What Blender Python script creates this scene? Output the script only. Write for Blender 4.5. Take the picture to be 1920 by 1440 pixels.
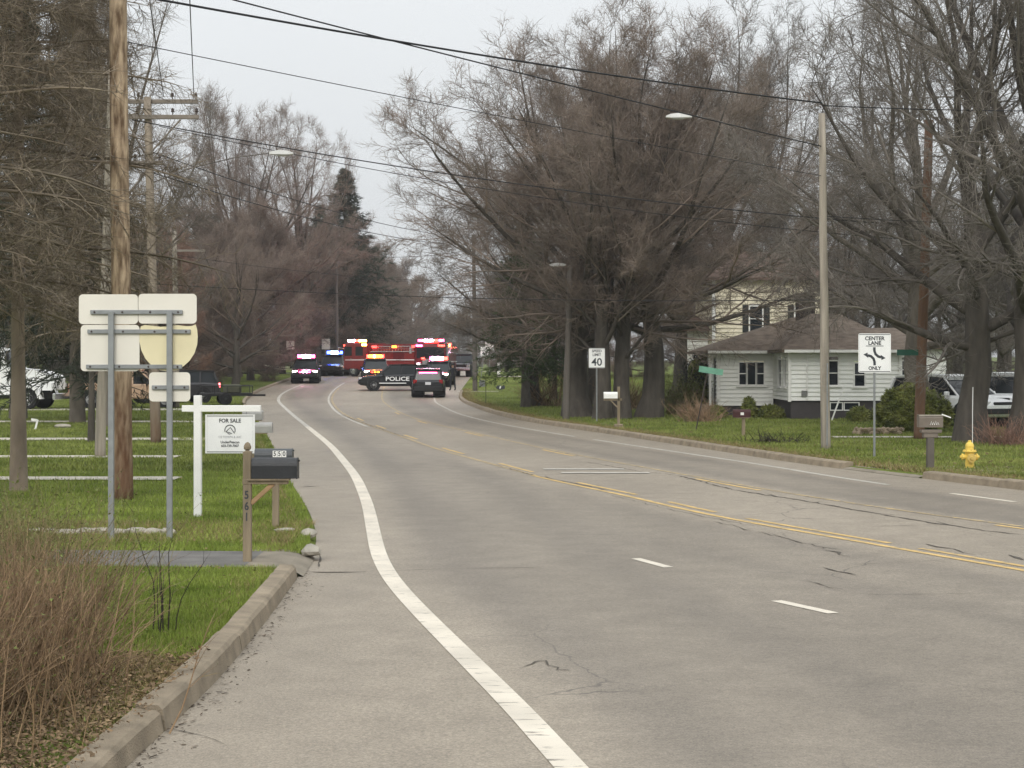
import bpy, bmesh, math, random
import numpy as np
from mathutils import Vector, Matrix

for o in list(bpy.data.objects):
    bpy.data.objects.remove(o)
SC = bpy.context.scene
COL = SC.collection
PI = math.pi
R = math.radians

# ------------------------------------------------------------------ camera
F, CAMH, HY, W0, H0 = 3150.0, 2.3, 680.0, 1920.0, 1440.0      # focal length in photo pixels, eye height, horizon row
cam_data = bpy.data.cameras.new('camera')
cam = bpy.data.objects.new('camera', cam_data)
COL.objects.link(cam)
cam.location = (0, 0, CAMH)
cam.rotation_euler = (PI / 2, 0, 0)
cam_data.sensor_width = 36.0
cam_data.lens = 36.0 * F / W0
cam_data.shift_y = -(H0 / 2 - HY) / W0
cam_data.clip_start = 0.1
cam_data.clip_end = 6000
SC.camera = cam

# ------------------------------------------------------------------ sky (overcast) and sun
SUN_EL, SUN_AZ = R(38), R(190)
world = bpy.data.worlds.new('World')
SC.world = world
world.use_nodes = True
wn, wl = world.node_tree.nodes, world.node_tree.links
wn.clear()
w_out = wn.new('ShaderNodeOutputWorld')
w_bg = wn.new('ShaderNodeBackground')
w_bg.inputs['Strength'].default_value = 0.1
sky = wn.new('ShaderNodeTexSky')
sky.sky_type = 'NISHITA'
sky.sun_disc = False
sky.sun_elevation = SUN_EL
sky.sun_rotation = SUN_AZ
sky.dust_density = 3.0
hsv = wn.new('ShaderNodeHueSaturation')
hsv.inputs['Saturation'].default_value = 0.15
wl.new(sky.outputs[0], hsv.inputs['Color'])
tc = wn.new('ShaderNodeTexCoord')
sep = wn.new('ShaderNodeSeparateXYZ')
wl.new(tc.outputs['Generated'], sep.inputs[0])
mx = wn.new('ShaderNodeMath'); mx.operation = 'MAXIMUM'; mx.inputs[1].default_value = 0.0
wl.new(sep.outputs['Z'], mx.inputs[0])
# standard overcast sky: luminance rises smoothly from the horizon to the zenith
gr = wn.new('ShaderNodeMath'); gr.operation = 'MULTIPLY_ADD'
SKY_H = 7.3
gr.inputs[1].default_value = SKY_H * 1.35
gr.inputs[2].default_value = SKY_H
wl.new(mx.outputs[0], gr.inputs[0])
nz = wn.new('ShaderNodeTexNoise'); nz.inputs['Scale'].default_value = 3.0; nz.inputs['Detail'].default_value = 4
wl.new(tc.outputs['Generated'], nz.inputs['Vector'])
cl = wn.new('ShaderNodeMapRange'); cl.inputs['To Min'].default_value = 0.96; cl.inputs['To Max'].default_value = 1.04
wl.new(nz.outputs[0], cl.inputs[0])
mu = wn.new('ShaderNodeMath'); mu.operation = 'MULTIPLY'
wl.new(gr.outputs[0], mu.inputs[0]); wl.new(cl.outputs[0], mu.inputs[1])
tint = wn.new('ShaderNodeMixRGB'); tint.blend_type = 'MULTIPLY'; tint.inputs[0].default_value = 1
tint.inputs[2].default_value = (0.965, 1.0, 1.025, 1)
wl.new(mu.outputs[0], tint.inputs[1])
mixs = wn.new('ShaderNodeMixRGB'); mixs.inputs[0].default_value = 0.88
wl.new(hsv.outputs[0], mixs.inputs[1]); wl.new(tint.outputs[0], mixs.inputs[2])
wl.new(mixs.outputs[0], w_bg.inputs[0])
wl.new(w_bg.outputs[0], w_out.inputs[0])

sun_data = bpy.data.lights.new('sun', 'SUN')
sun_data.energy = 1.5
sun_data.angle = R(25)
sun_data.color = (1.0, 0.96, 0.9)
sun = bpy.data.objects.new('sun', sun_data)
COL.objects.link(sun)
sd = Vector((math.sin(SUN_AZ) * math.cos(SUN_EL), math.cos(SUN_AZ) * math.cos(SUN_EL), math.sin(SUN_EL)))
sun.rotation_euler = (-sd).to_track_quat('-Z', 'Y').to_euler()

SC.view_settings.view_transform = 'Standard'
SC.view_settings.look = 'None'
SC.view_settings.gamma = 1.0
SC.view_settings.exposure = 0.0
SC.view_settings.use_curve_mapping = False
SC.render.engine = 'CYCLES'
SC.cycles.use_denoising = True
SC.cycles.max_bounces = 5
SC.cycles.diffuse_bounces = 2
SC.cycles.glossy_bounces = 2
SC.cycles.volume_bounces = 0
SC.cycles.adaptive_threshold = 0.03

# ------------------------------------------------------------------ materials
MATS = {}
def nodes_of(name):
    m = bpy.data.materials.new(name)
    m.use_nodes = True
    n, l = m.node_tree.nodes, m.node_tree.links
    return m, n, l, n['Principled BSDF']

def mat(name, col, rough=0.8, var=0.2, scale=5.0, col2=None, bump=0.0, bscale=60.0, stretch=(1, 1, 1), metal=0.0,
        spec=0.3, contrast=0.5, island=0.0, detail=6):
    if name in MATS:
        return MATS[name]
    m, n, l, b = nodes_of(name)
    t = n.new('ShaderNodeTexCoord')
    mp = n.new('ShaderNodeMapping'); mp.inputs['Scale'].default_value = stretch
    l.new(t.outputs['Object'], mp.inputs[0])
    no = n.new('ShaderNodeTexNoise'); no.inputs['Scale'].default_value = scale; no.inputs['Detail'].default_value = detail
    l.new(mp.outputs[0], no.inputs['Vector'])
    rp = n.new('ShaderNodeValToRGB')
    lo, hi = 0.5 - contrast * 0.5, 0.5 + contrast * 0.5
    rp.color_ramp.elements[0].position = max(0, lo); rp.color_ramp.elements[1].position = min(1, hi)
    c1 = tuple(max(0, c * (1 - var)) for c in col)
    c2 = tuple(min(1, c * (1 + var)) for c in (col2 or col))
    rp.color_ramp.elements[0].color = (*c1, 1); rp.color_ramp.elements[1].color = (*c2, 1)
    l.new(no.outputs[0], rp.inputs[0])
    out = rp.outputs[0]
    if island > 0:
        ge = n.new('ShaderNodeNewGeometry')
        mr = n.new('ShaderNodeMapRange'); mr.inputs['To Min'].default_value = 1 - island; mr.inputs['To Max'].default_value = 1 + island
        l.new(ge.outputs['Random Per Island'], mr.inputs[0])
        mm = n.new('ShaderNodeMixRGB'); mm.blend_type = 'MULTIPLY'; mm.inputs[0].default_value = 1
        l.new(out, mm.inputs[1]); l.new(mr.outputs[0], mm.inputs[2])
        out = mm.outputs[0]
    l.new(out, b.inputs['Base Color'])
    b.inputs['Roughness'].default_value = rough
    b.inputs['Metallic'].default_value = metal
    b.inputs['Specular IOR Level'].default_value = spec
    if bump > 0:
        n2 = n.new('ShaderNodeTexNoise'); n2.inputs['Scale'].default_value = bscale; n2.inputs['Detail'].default_value = 4
        l.new(mp.outputs[0], n2.inputs['Vector'])
        bp = n.new('ShaderNodeBump'); bp.inputs['Strength'].default_value = bump; bp.inputs['Distance'].default_value = 0.02
        l.new(n2.outputs[0], bp.inputs['Height']); l.new(bp.outputs[0], b.inputs['Normal'])
    MATS[name] = m
    return m

def emit(name, col, strength):
    if name in MATS:
        return MATS[name]
    m, n, l, b = nodes_of(name)
    b.inputs['Base Color'].default_value = (*[0.5 * c + 0.1 for c in col], 1)
    b.inputs['Emission Color'].default_value = (*col, 1)
    b.inputs['Emission Strength'].default_value = strength
    MATS[name] = m
    return m

def glass(name, col=(0.02, 0.025, 0.03), rough=0.06, spec=0.5):
    if name in MATS:
        return MATS[name]
    m, n, l, b = nodes_of(name)
    b.inputs['Base Color'].default_value = (*col, 1)
    b.inputs['Roughness'].default_value = rough
    b.inputs['Specular IOR Level'].default_value = spec
    MATS[name] = m
    return m

# ------------------------------------------------------------------ mesh helpers
def link(o, parent=None):
    COL.objects.link(o)
    if parent is not None:
        o.parent = parent
    return o

def tag(o, label, cat, group=None, kind=None):
    if label: o['label'] = label
    if cat: o['category'] = cat
    if group: o['group'] = group
    if kind: o['kind'] = kind
    return o

def thing(name, label, cat, loc=(0, 0, 0), rz=0.0, group=None):
    o = bpy.data.objects.new(name, None)
    o.empty_display_size = 0.2
    o.location = loc
    o.rotation_euler = (0, 0, rz)
    link(o)
    return tag(o, label, cat, group)

def arr_mesh(name, verts, faces, smooth=False):
    """verts (n,3) array; faces = list of (k,3) / (k,4) index arrays"""
    me = bpy.data.meshes.new(name)
    verts = np.asarray(verts, dtype=np.float32)
    me.vertices.add(len(verts))
    me.vertices.foreach_set('co', verts.ravel())
    faces = [np.asarray(f, dtype=np.int32) for f in faces if len(f)]
    nl = sum(f.size for f in faces); npoly = sum(len(f) for f in faces)
    me.loops.add(nl); me.polygons.add(npoly)
    me.loops.foreach_set('vertex_index', np.concatenate([f.ravel() for f in faces]))
    tot = np.concatenate([np.full(len(f), f.shape[1], np.int32) for f in faces])
    st = np.concatenate([[0], np.cumsum(tot)[:-1]]).astype(np.int32)
    me.polygons.foreach_set('loop_start', st)
    me.polygons.foreach_set('use_smooth', np.full(npoly, smooth))
    me.update(calc_edges=True)
    return me

class MB:
    """collects shapes into one mesh"""
    def __init__(self):
        self.v, self.f = [], []
    def add(self, vs, fs):
        k = len(self.v)
        self.v += [tuple(p) for p in vs]
        self.f += [tuple(i + k for i in f) for f in fs]
        return self
    def box(self, c, s, rz=0.0, rx=0.0, ry=0.0, ch=0.0):
        hx, hy, hz = s[0] / 2, s[1] / 2, s[2] / 2
        m = Matrix.Translation(c) @ Matrix.Rotation(rz, 4, 'Z') @ Matrix.Rotation(ry, 4, 'Y') @ Matrix.Rotation(rx, 4, 'X')
        if ch <= 0:
            vs = [m @ Vector((x * hx, y * hy, z * hz)) for z in (-1, 1) for x, y in ((-1, -1), (1, -1), (1, 1), (-1, 1))]
            return self.add(vs, [(3, 2, 1, 0), (4, 5, 6, 7), (0, 1, 5, 4), (1, 2, 6, 5), (2, 3, 7, 6), (3, 0, 4, 7)])
        vs = []
        for z, k in ((-hz, 1), (-hz + ch, 0), (hz - ch, 0), (hz, 1)):
            a, b2 = hx - ch * k, hy - ch * k
            for x, y in ((-a + ch * (1 - k), -b2), (a - ch * (1 - k), -b2), (a, -b2 + ch * (1 - k)), (a, b2 - ch * (1 - k)),
                         (a - ch * (1 - k), b2), (-a + ch * (1 - k), b2), (-a, b2 - ch * (1 - k)), (-a, -b2 + ch * (1 - k))):
                vs.append(m @ Vector((x, y, z)))
        fs = [tuple(range(7, -1, -1)), tuple(range(24, 32))]
        for r in range(3):
            for i in range(8):
                fs.append((r * 8 + i, r * 8 + (i + 1) % 8, r * 8 + 8 + (i + 1) % 8, r * 8 + 8 + i))
        return self.add(vs, fs)
    def tube(self, pts, rad, n=8, cap=True):
        pts = [Vector(p) for p in pts]
        if not hasattr(rad, '__len__'): rad = [rad] * len(pts)
        vs, fs = [], []
        for i, p in enumerate(pts):
            d = (pts[min(i + 1, len(pts) - 1)] - pts[max(i - 1, 0)]).normalized()
            ref = Vector((0, 0, 1)) if abs(d.z) < 0.9 else Vector((1, 0, 0))
            u = d.cross(ref).normalized(); w = d.cross(u)
            for k in range(n):
                a = 2 * PI * k / n
                vs.append(p + (u * math.cos(a) + w * math.sin(a)) * rad[i])
        for i in range(len(pts) - 1):
            for k in range(n):
                fs.append((i * n + k, i * n + (k + 1) % n, (i + 1) * n + (k + 1) % n, (i + 1) * n + k))
        if cap:
            fs.append(tuple(range(n - 1, -1, -1)))
            fs.append(tuple(range((len(pts) - 1) * n, len(pts) * n)))
        return self.add(vs, fs)
    def lathe(self, prof, c=(0, 0, 0), n=14, axis='Z'):
        vs, fs = [], []
        for (r, h) in prof:
            for k in range(n):
                a = 2 * PI * k / n
                p = (r * math.cos(a), r * math.sin(a), h)
                if axis == 'X': p = (p[2], p[0], p[1])
                if axis == 'Y': p = (p[0], p[2], p[1])
                vs.append((p[0] + c[0], p[1] + c[1], p[2] + c[2]))
        for i in range(len(prof) - 1):
            for k in range(n):
                fs.append((i * n + k, i * n + (k + 1) % n, (i + 1) * n + (k + 1) % n, (i + 1) * n + k))
        fs.append(tuple(range(n - 1, -1, -1)))
        fs.append(tuple(range((len(prof) - 1) * n, len(prof) * n)))
        return self.add(vs, fs)
    def loft(self, loops, cap=True):
        n = len(loops[0]); vs = [p for lp in loops for p in lp]; fs = []
        for i in range(len(loops) - 1):
            for k in range(n):
                fs.append((i * n + k, i * n + (k + 1) % n, (i + 1) * n + (k + 1) % n, (i + 1) * n + k))
        if cap:
            fs.append(tuple(range(n - 1, -1, -1)))
            fs.append(tuple(range((len(loops) - 1) * n, len(loops) * n)))
        return self.add(vs, fs)
    def plate(self, outline, y0, y1):
        """outline in x,z; thickness along y"""
        n = len(outline)
        return self.loft([[(x, y0, z) for x, z in outline], [(x, y1, z) for x, z in outline]])
    def build(self, name, m, parent=None, smooth=False, fix=True):
        me = bpy.data.meshes.new(name)
        me.from_pydata(self.v, [], self.f)
        if fix:
            bm = bmesh.new(); bm.from_mesh(me); bmesh.ops.recalc_face_normals(bm, faces=bm.faces[:]); bm.to_mesh(me); bm.free()
        if smooth:
            me.polygons.foreach_set('use_smooth', [True] * len(me.polygons))
        me.materials.append(m)
        return link(bpy.data.objects.new(name, me), parent)

def rrect(w, h, r=0.04, n=4, cx=0.0, cz=0.0):
    pts = []
    for (sx, sz, a0) in ((1, -1, -PI / 2), (1, 1, 0), (-1, 1, PI / 2), (-1, -1, PI)):
        for k in range(n + 1):
            a = a0 + (PI / 2) * k / n
            pts.append((cx + sx * (w / 2 - r) + r * math.cos(a), cz + sz * (h / 2 - r) + r * math.sin(a)))
    return pts

def text_obj(name, s, size, m, parent, loc, rot=(PI / 2, 0, 0), sx=1.0, bold=0.0, spacing=1.0):
    cu = bpy.data.curves.new(name, 'FONT')
    cu.body = s; cu.size = size; cu.align_x = 'CENTER'; cu.align_y = 'CENTER'
    cu.extrude = 0.001; cu.offset = bold; cu.space_character = spacing
    cu.resolution_u = 3
    tmp = bpy.data.objects.new('tmp', cu); COL.objects.link(tmp)
    bpy.context.view_layer.update()
    me = bpy.data.meshes.new_from_object(tmp.evaluated_get(bpy.context.evaluated_depsgraph_get()))
    bpy.data.objects.remove(tmp); bpy.data.curves.remove(cu)
    me.name = name
    me.materials.clear(); me.materials.append(m)
    o = link(bpy.data.objects.new(name, me), parent)
    o.location = loc; o.rotation_euler = rot; o.scale = (sx, 1, 1)
    return o

def copy_tree(o, parent=None):
    c = o.copy()
    COL.objects.link(c)
    c.parent = parent
    for ch in o.children:
        copy_tree(ch, c)
    return c

# ------------------------------------------------------------------ from photo rows to places on the ground
def smooth01(t):
    t = np.clip(t, 0, 1); return t * t * (3 - 2 * t)
def zr(y):                      # the road climbs gently a hundred metres out
    return 1.2 * smooth01((np.asarray(y, float) - 95) / 50)
LAWN = 0.09
_D = np.concatenate([np.arange(4, 60, .02), np.arange(60, 700, .05)])
_PY0 = HY + (CAMH - zr(_D)) * F / _D
_PYL = HY + (CAMH - LAWN - zr(_D)) * F / _D
def depth_at(py, lawn=True):
    a = (_PYL if lawn else _PY0)
    return float(np.interp(-py, -a, _D))
def XD(px, D): return (px - 960.0) * D / F
def ZD(py, D): return CAMH - (py - HY) * D / F
def gl(px, py, lawn=True):
    D = depth_at(py, lawn)
    return XD(px, D), D
def lawn_z(D): return float(zr(D)) + LAWN

def curve_from_px(pts, far):
    """pixel polyline on the road -> X as a smooth function of distance"""
    q = sorted([(depth_at(py, False), px) for px, py in pts])
    ds = np.array([d for d, _ in q]); xs = np.array([XD(px, d) for d, px in q])
    for d, x in far:
        ds = np.append(ds, d); xs = np.append(xs, x)
    g = np.linspace(math.log(4), math.log(900), 900)
    gx = np.interp(np.exp(g), ds, xs)
    lowm = np.exp(g) < ds[0]
    sl = (xs[2] - xs[0]) / (ds[2] - ds[0])
    gx[lowm] = xs[0] + (np.exp(g[lowm]) - ds[0]) * sl
    k = np.exp(-0.5 * (np.arange(-24, 25) / 9.0) ** 2); k /= k.sum()
    pad = np.concatenate([2 * gx[0] - gx[24:0:-1], gx, 2 * gx[-1] - gx[-2:-26:-1]])
    gs = np.convolve(pad, k, 'valid')
    d0 = np.exp(g)
    s0 = (gs[6] - gs[0]) / (d0[6] - d0[0])
    def f(y):
        y = np.asarray(y, float)
        return np.where(y < 4, gs[0] + (y - 4) * s0, np.interp(np.maximum(y, 4), d0, gs))
    return f
# ------------------------------------------------------------------ road curves
XL = curve_from_px([(235, 1440), (395, 1290), (480, 1190), (540, 1110), (572, 1062), (592, 1035), (597, 1005), (582, 960), (560, 925),
                    (540, 895), (520, 850), (500, 812), (478, 782), (464, 764), (459, 753), (472, 740), (502, 726), (545, 714)],
                   [(160, -17.8), (220, -18.5), (315, -22), (500, -40), (900, -90)])
WL = curve_from_px([(1068, 1440), (980, 1340), (880, 1240), (790, 1150), (735, 1090), (710, 1045), (701, 1000), (690, 945), (668, 893),
                    (622, 837), (580, 803), (548, 777), (527, 758), (519, 746), (525, 737), (545, 728), (572, 720)],
                   [(160, -15.6), (220, -16.3), (315, -20), (500, -38), (900, -88)])
YL = curve_from_px([(1920, 1073), (1794, 1051), (1577, 1012), (1397, 981), (1282, 959), (1200, 936), (1031, 902), (937, 877), (897, 865),
                    (812, 843), (766, 824), (719, 809), (656, 785), (633, 770), (622, 755), (619, 745), (628, 731), (652, 716)],
                   [(160, -11.9), (220, -12.6), (315, -16.5), (500, -34), (900, -84)])
YR = curve_from_px([(1880, 984), (1692, 961), (1597, 945), (1446, 922), (1270, 889), (1087, 856), (969, 831), (875, 809), (812, 796),
                    (759, 779), (727, 761), (714, 746), (716, 735)],
                   [(130, -9.6), (160, -8.9), (220, -9.5), (315, -13), (500, -31), (900, -80)])
WR = curve_from_px([(1880, 939), (1794, 928), (1643, 907), (1548, 893), (1452, 875), (1282, 850), (1087, 821), (937, 796), (859, 777),
                    (812, 752)],
                   [(125, -5.6), (160, -5.3), (220, -5.8), (315, -9), (500, -27), (900, -76)])
XR = curve_from_px([(1920, 919), (1792, 905), (1700, 893), (1615, 884), (1488, 868), (1346, 845), (1240, 829), (1140, 813), (1052, 801),
                    (965, 787), (910, 772), (877, 759), (855, 745)],
                   [(115, -3.5), (137, -3.3), (200, -3.9), (315, -7), (500, -25), (900, -74)])
LANE = curve_from_px([(1508, 1141), (1221, 1058)], [(40, -1.9), (60, -4.6)])

def stations(a, b, k=0.02, mn=0.35, mx=6.0):
    out = [a]
    while out[-1] < b:
        out.append(out[-1] + min(mx, max(mn, k * abs(out[-1]))))
    return np.array(out)

# ------------------------------------------------------------------ road surface
def road_material():
    m, n, l, b = nodes_of('aged_asphalt')
    t = n.new('ShaderNodeTexCoord')
    at = n.new('ShaderNodeAttribute'); at.attribute_name = 'lane'
    def noise(sc, det, st=(1, 1, 1)):
        mp = n.new('ShaderNodeMapping'); mp.inputs['Scale'].default_value = st
        l.new(t.outputs['Object'], mp.inputs[0])
        x = n.new('ShaderNodeTexNoise'); x.inputs['Scale'].default_value = sc; x.inputs['Detail'].default_value = det
        l.new(mp.outputs[0], x.inputs['Vector']); return x
    big = noise(0.35, 5, (1, 0.35, 1)); mid = noise(2.2, 6); fine = noise(28, 5); speck = noise(75, 3)
    base = n.new('ShaderNodeMixRGB')
    base.inputs[1].default_value = (0.278, 0.238, 0.186, 1)   # bleached edge and middle lane
    base.inputs[2].default_value = (0.202, 0.174, 0.139, 1)   # driven lanes
    l.new(at.outputs['Fac'], base.inputs[0])
    cur = base.outputs[0]
    for src, lo, hi, a0, a1 in ((big, .3, .7, .86, 1.14), (mid, .3, .7, .9, 1.1), (fine, .3, .7, .84, 1.16), (speck, .3, .7, .72, 1.28)):
        mr = n.new('ShaderNodeMapRange'); mr.inputs[1].default_value = lo; mr.inputs[2].default_value = hi
        mr.inputs[3].default_value = a0; mr.inputs[4].default_value = a1
        l.new(src.outputs[0], mr.inputs[0])
        mm = n.new('ShaderNodeMixRGB'); mm.blend_type = 'MULTIPLY'; mm.inputs[0].default_value = 1
        l.new(cur, mm.inputs[1]); l.new(mr.outputs[0], mm.inputs[2]); cur = mm.outputs[0]
    # hairline cracks where a broad noise allows them
    wob = n.new('ShaderNodeMixRGB'); wob.blend_type = 'ADD'; wob.inputs[0].default_value = 0.35
    l.new(t.outputs['Object'], wob.inputs[1]); l.new(mid.outputs['Color'], wob.inputs[2])
    vo = n.new('ShaderNodeTexVoronoi'); vo.feature = 'DISTANCE_TO_EDGE'; vo.inputs['Scale'].default_value = 0.42
    l.new(wob.outputs[0], vo.inputs['Vector'])
    c1 = n.new('ShaderNodeMapRange'); c1.inputs[1].default_value = 0.002; c1.inputs[2].default_value = 0.006
    c1.inputs[3].default_value = 1; c1.inputs[4].default_value = 0
    l.new(vo.outputs['Distance'], c1.inputs[0])
    c2 = n.new('ShaderNodeMapRange'); c2.inputs[1].default_value = 0.52; c2.inputs[2].default_value = 0.6
    l.new(big.outputs[0], c2.inputs[0])
    cm = n.new('ShaderNodeMath'); cm.operation = 'MULTIPLY'; l.new(c1.outputs[0], cm.inputs[0]); l.new(c2.outputs[0], cm.inputs[1])
    cm2 = n.new('ShaderNodeMath'); cm2.operation = 'MULTIPLY'; cm2.inputs[1].default_value = 0.6; l.new(cm.outputs[0], cm2.inputs[0])
    ck = n.new('ShaderNodeMixRGB'); ck.inputs[2].default_value = (0.05, 0.046, 0.042, 1)
    l.new(cm2.outputs[0], ck.inputs[0]); l.new(cur, ck.inputs[1])
    l.new(ck.outputs[0], b.inputs['Base Color'])
    b.inputs['Roughness'].default_value = 0.62
    b.inputs['Specular IOR Level'].default_value = 0.35
    bp = n.new('ShaderNodeBump'); bp.inputs['Strength'].default_value = 0.35; bp.inputs['Distance'].default_value = 0.01
    l.new(fine.outputs[0], bp.inputs['Height']); l.new(bp.outputs[0], b.inputs['Normal'])
    return m
M_ROAD = road_material()
M_CONC = mat('weathered_concrete', (0.27, 0.222, 0.160), .9, .38, 4, bump=.7, bscale=70, contrast=.6, detail=10)
M_CONC2 = mat('pale_concrete', (0.36, 0.33, 0.275), .9, .2, 5, bump=.4)
M_DRIVE = mat('driveway_asphalt', (0.145, 0.138, 0.128), .85, .3, 3, bump=.3, bscale=120)
M_DRIVE2 = mat('bleached_driveway', (0.235, 0.205, 0.16), .9, .25, 3, bump=.3, bscale=120)
M_CRACK = mat('crack_fill', (0.095, 0.083, 0.068), .9, .3, 20)

ys = stations(-30, 700)
NC = 84
tt = np.linspace(0, 1, NC)
RX = XL(ys)[:, None] * (1 - tt) + XR(ys)[:, None] * tt
RZ = np.repeat(zr(ys)[:, None], NC, 1) + 0.05 * (1 - (2 * tt - 1) ** 2)[None, :] * 0.4
verts = np.stack([RX, np.repeat(ys[:, None], NC, 1), RZ], -1).reshape(-1, 3)
def grid_faces(a, b):
    i = np.arange(a - 1)[:, None] * b + np.arange(b - 1)[None, :]
    return np.stack([i, i + 1, i + b + 1, i + b], -1).reshape(-1, 4)
me = arr_mesh('road', verts, [grid_faces(len(ys), NC)], True)
def band(x, a, b, soft):
    return smooth01((x - a) / soft) * smooth01((b - x) / soft)
yy = np.repeat(ys[:, None], NC, 1)
lane_w = np.minimum(YL(yy) - WL(yy), 3.5)
def tracks(c):
    return np.exp(-((RX - c - .85) / .38) ** 2) + np.exp(-((RX - c + .85) / .38) ** 2)
lm = np.maximum(band(RX, WL(yy) + .1, YL(yy) - .2, .7), band(RX, YR(yy) + .1, WR(yy) - .1, .6)) * .62
lm = lm + .42 * tracks(WL(yy) + 1.75) + .42 * tracks((YR(yy) + WR(yy)) / 2) + .35 * tracks(YL(yy) - 1.8) * smooth01((30 - yy) / 12)
lm = np.clip(lm, 0, 1.1)
at = me.attributes.new('lane', 'FLOAT', 'POINT')
at.data.foreach_set('value', lm.ravel().astype(np.float32))
me.materials.append(M_ROAD)
road = link(bpy.data.objects.new('road', me)); tag(road, None, None, kind='structure')
def road_z(x, y):
    a, b = XL(y), XR(y)
    t = np.clip((x - a) / (b - a), 0, 1)
    return zr(y) + 0.02 * (1 - (2 * t - 1) ** 2)

# ------------------------------------------------------------------ lawns on both sides, reaching the horizon
def lawn_material(name='lawn_soil'):
    m, n, l, b = nodes_of(name)
    t = n.new('ShaderNodeTexCoord')
    def noise(sc, det):
        x = n.new('ShaderNodeTexNoise'); x.inputs['Scale'].default_value = sc; x.inputs['Detail'].default_value = det
        l.new(t.outputs['Object'], x.inputs['Vector']); return x
    a = noise(0.25, 5); c = noise(2.5, 6); d = noise(30, 4)
    rp = n.new('ShaderNodeValToRGB')
    e = rp.color_ramp.elements
    e[0].position = .3; e[0].color = (0.085, 0.118, 0.020, 1); e[1].position = .72; e[1].color = (0.165, 0.205, 0.042, 1)
    k = rp.color_ramp.elements.new(.5); k.color = (0.115, 0.145, 0.03, 1)
    l.new(a.outputs[0], rp.inputs[0])
    rp2 = n.new('ShaderNodeValToRGB'); e = rp2.color_ramp.elements
    e[0].position = .56; e[0].color = (0, 0, 0, 1); e[1].position = .72; e[1].color = (1, 1, 1, 1)
    l.new(c.outputs[0], rp2.inputs[0])
    m1 = n.new('ShaderNodeMixRGB'); m1.inputs[2].default_value = (0.19, 0.165, 0.075, 1)
    mf = n.new('ShaderNodeMath'); mf.operation = 'MULTIPLY'; mf.inputs[1].default_value = .55; l.new(rp2.outputs[0], mf.inputs[0])
    l.new(mf.outputs[0], m1.inputs[0]); l.new(rp.outputs[0], m1.inputs[1])
    mr = n.new('ShaderNodeMapRange'); mr.inputs[1].default_value = .25; mr.inputs[2].default_value = .75; mr.inputs[3].default_value = .6; mr.inputs[4].default_value = 1.4
    l.new(d.outputs[0], mr.inputs[0])
    m2 = n.new('ShaderNodeMixRGB'); m2.blend_type = 'MULTIPLY'; m2.inputs[0].default_value = 1
    l.new(m1.outputs[0], m2.inputs[1]); l.new(mr.outputs[0], m2.inputs[2])
    l.new(m2.outputs[0], b.inputs['Base Color']); b.inputs['Roughness'].default_value = .95; b.inputs['Specular IOR Level'].default_value = .1
    bp = n.new('ShaderNodeBump'); bp.inputs['Strength'].default_value = .8; bp.inputs['Distance'].default_value = .05
    l.new(d.outputs[0], bp.inputs['Height']); l.new(bp.outputs[0], b.inputs['Normal'])
    return m
M_LAWN = lawn_material()
offs = np.array([-.06, .12, .3, .6, 1.0, 1.6, 2.5, 4, 6, 9, 13, 18, 26, 40, 70, 130, 260, 520, 1100, 2600.])
ysl = np.concatenate([stations(-30, 700), np.array([900, 1300, 1900, 2800.])])
lift = np.interp(offs, [-.06, .12, .3, 1, 3000], [-.04, .06, LAWN, LAWN, LAWN])
rng = np.random.default_rng(5)
def lumps(x, y):
    return 0.008 * np.sin(x * 1.7 + y * .6) * np.sin(y * 1.1 - x * .4) + 0.005 * np.sin(x * 4.1 + 1) * np.sin(y * 3.3)
def lawn_sheet(name, fx, sgn):
    xs = fx(ysl)[:, None] + sgn * offs[None, :]
    yv = np.repeat(ysl[:, None], len(offs), 1)
    z = zr(yv) + lift[None, :] + lumps(xs, yv) * (offs > .2)[None, :]
    z = z + np.clip((offs[None, :] - 60) / 400, 0, 1) * 6
    v = np.stack([xs, yv, z], -1).reshape(-1, 3)
    f = grid_faces(len(ysl), len(offs))
    if sgn < 0: f = f[:, ::-1]
    me = arr_mesh(name, v, [f], False); me.materials.append(M_LAWN)
    return tag(link(bpy.data.objects.new(name, me)), None, None, kind='structure')
lawn_left = lawn_sheet('lawn_left', XL, -1)
lawn_right = lawn_sheet('lawn_right', XR, 1)

# ------------------------------------------------------------------ painted markings
def paint_material(name, col, keep):
    m, n, l, b = nodes_of(name)
    t = n.new('ShaderNodeTexCoord')
    a = n.new('ShaderNodeTexNoise'); a.inputs['Scale'].default_value = 3.0; a.inputs['Detail'].default_value = 9; a.inputs['Roughness'].default_value = .72
    mp = n.new('ShaderNodeMapping'); mp.inputs['Scale'].default_value = (1.1, 4.5, 1); l.new(t.outputs['Object'], mp.inputs[0]); l.new(mp.outputs[0], a.inputs['Vector'])
    rp = n.new('ShaderNodeValToRGB'); e = rp.color_ramp.elements
    e[0].position = keep - .04; e[0].color = (*col, 1); e[1].position = keep + .05; e[1].color = (0.21, 0.186, 0.152, 1)
    l.new(a.outputs[0], rp.inputs[0])
    g = n.new('ShaderNodeTexNoise'); g.inputs['Scale'].default_value = 1.5; l.new(t.outputs['Object'], g.inputs['Vector'])
    mr = n.new('ShaderNodeMapRange'); mr.inputs[1].default_value = .3; mr.inputs[2].default_value = .7; mr.inputs[3].default_value = .85; mr.inputs[4].default_value = 1.1
    l.new(g.outputs[0], mr.inputs[0])
    mm = n.new('ShaderNodeMixRGB'); mm.blend_type = 'MULTIPLY'; mm.inputs[0].default_value = 1
    l.new(rp.outputs[0], mm.inputs[1]); l.new(mr.outputs[0], mm.inputs[2])
    l.new(mm.outputs[0], b.inputs['Base Color']); b.inputs['Roughness'].default_value = .7
    return m
M_WHITE = paint_material('white_road_paint', (0.66, 0.60, 0.50), .60)
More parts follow.
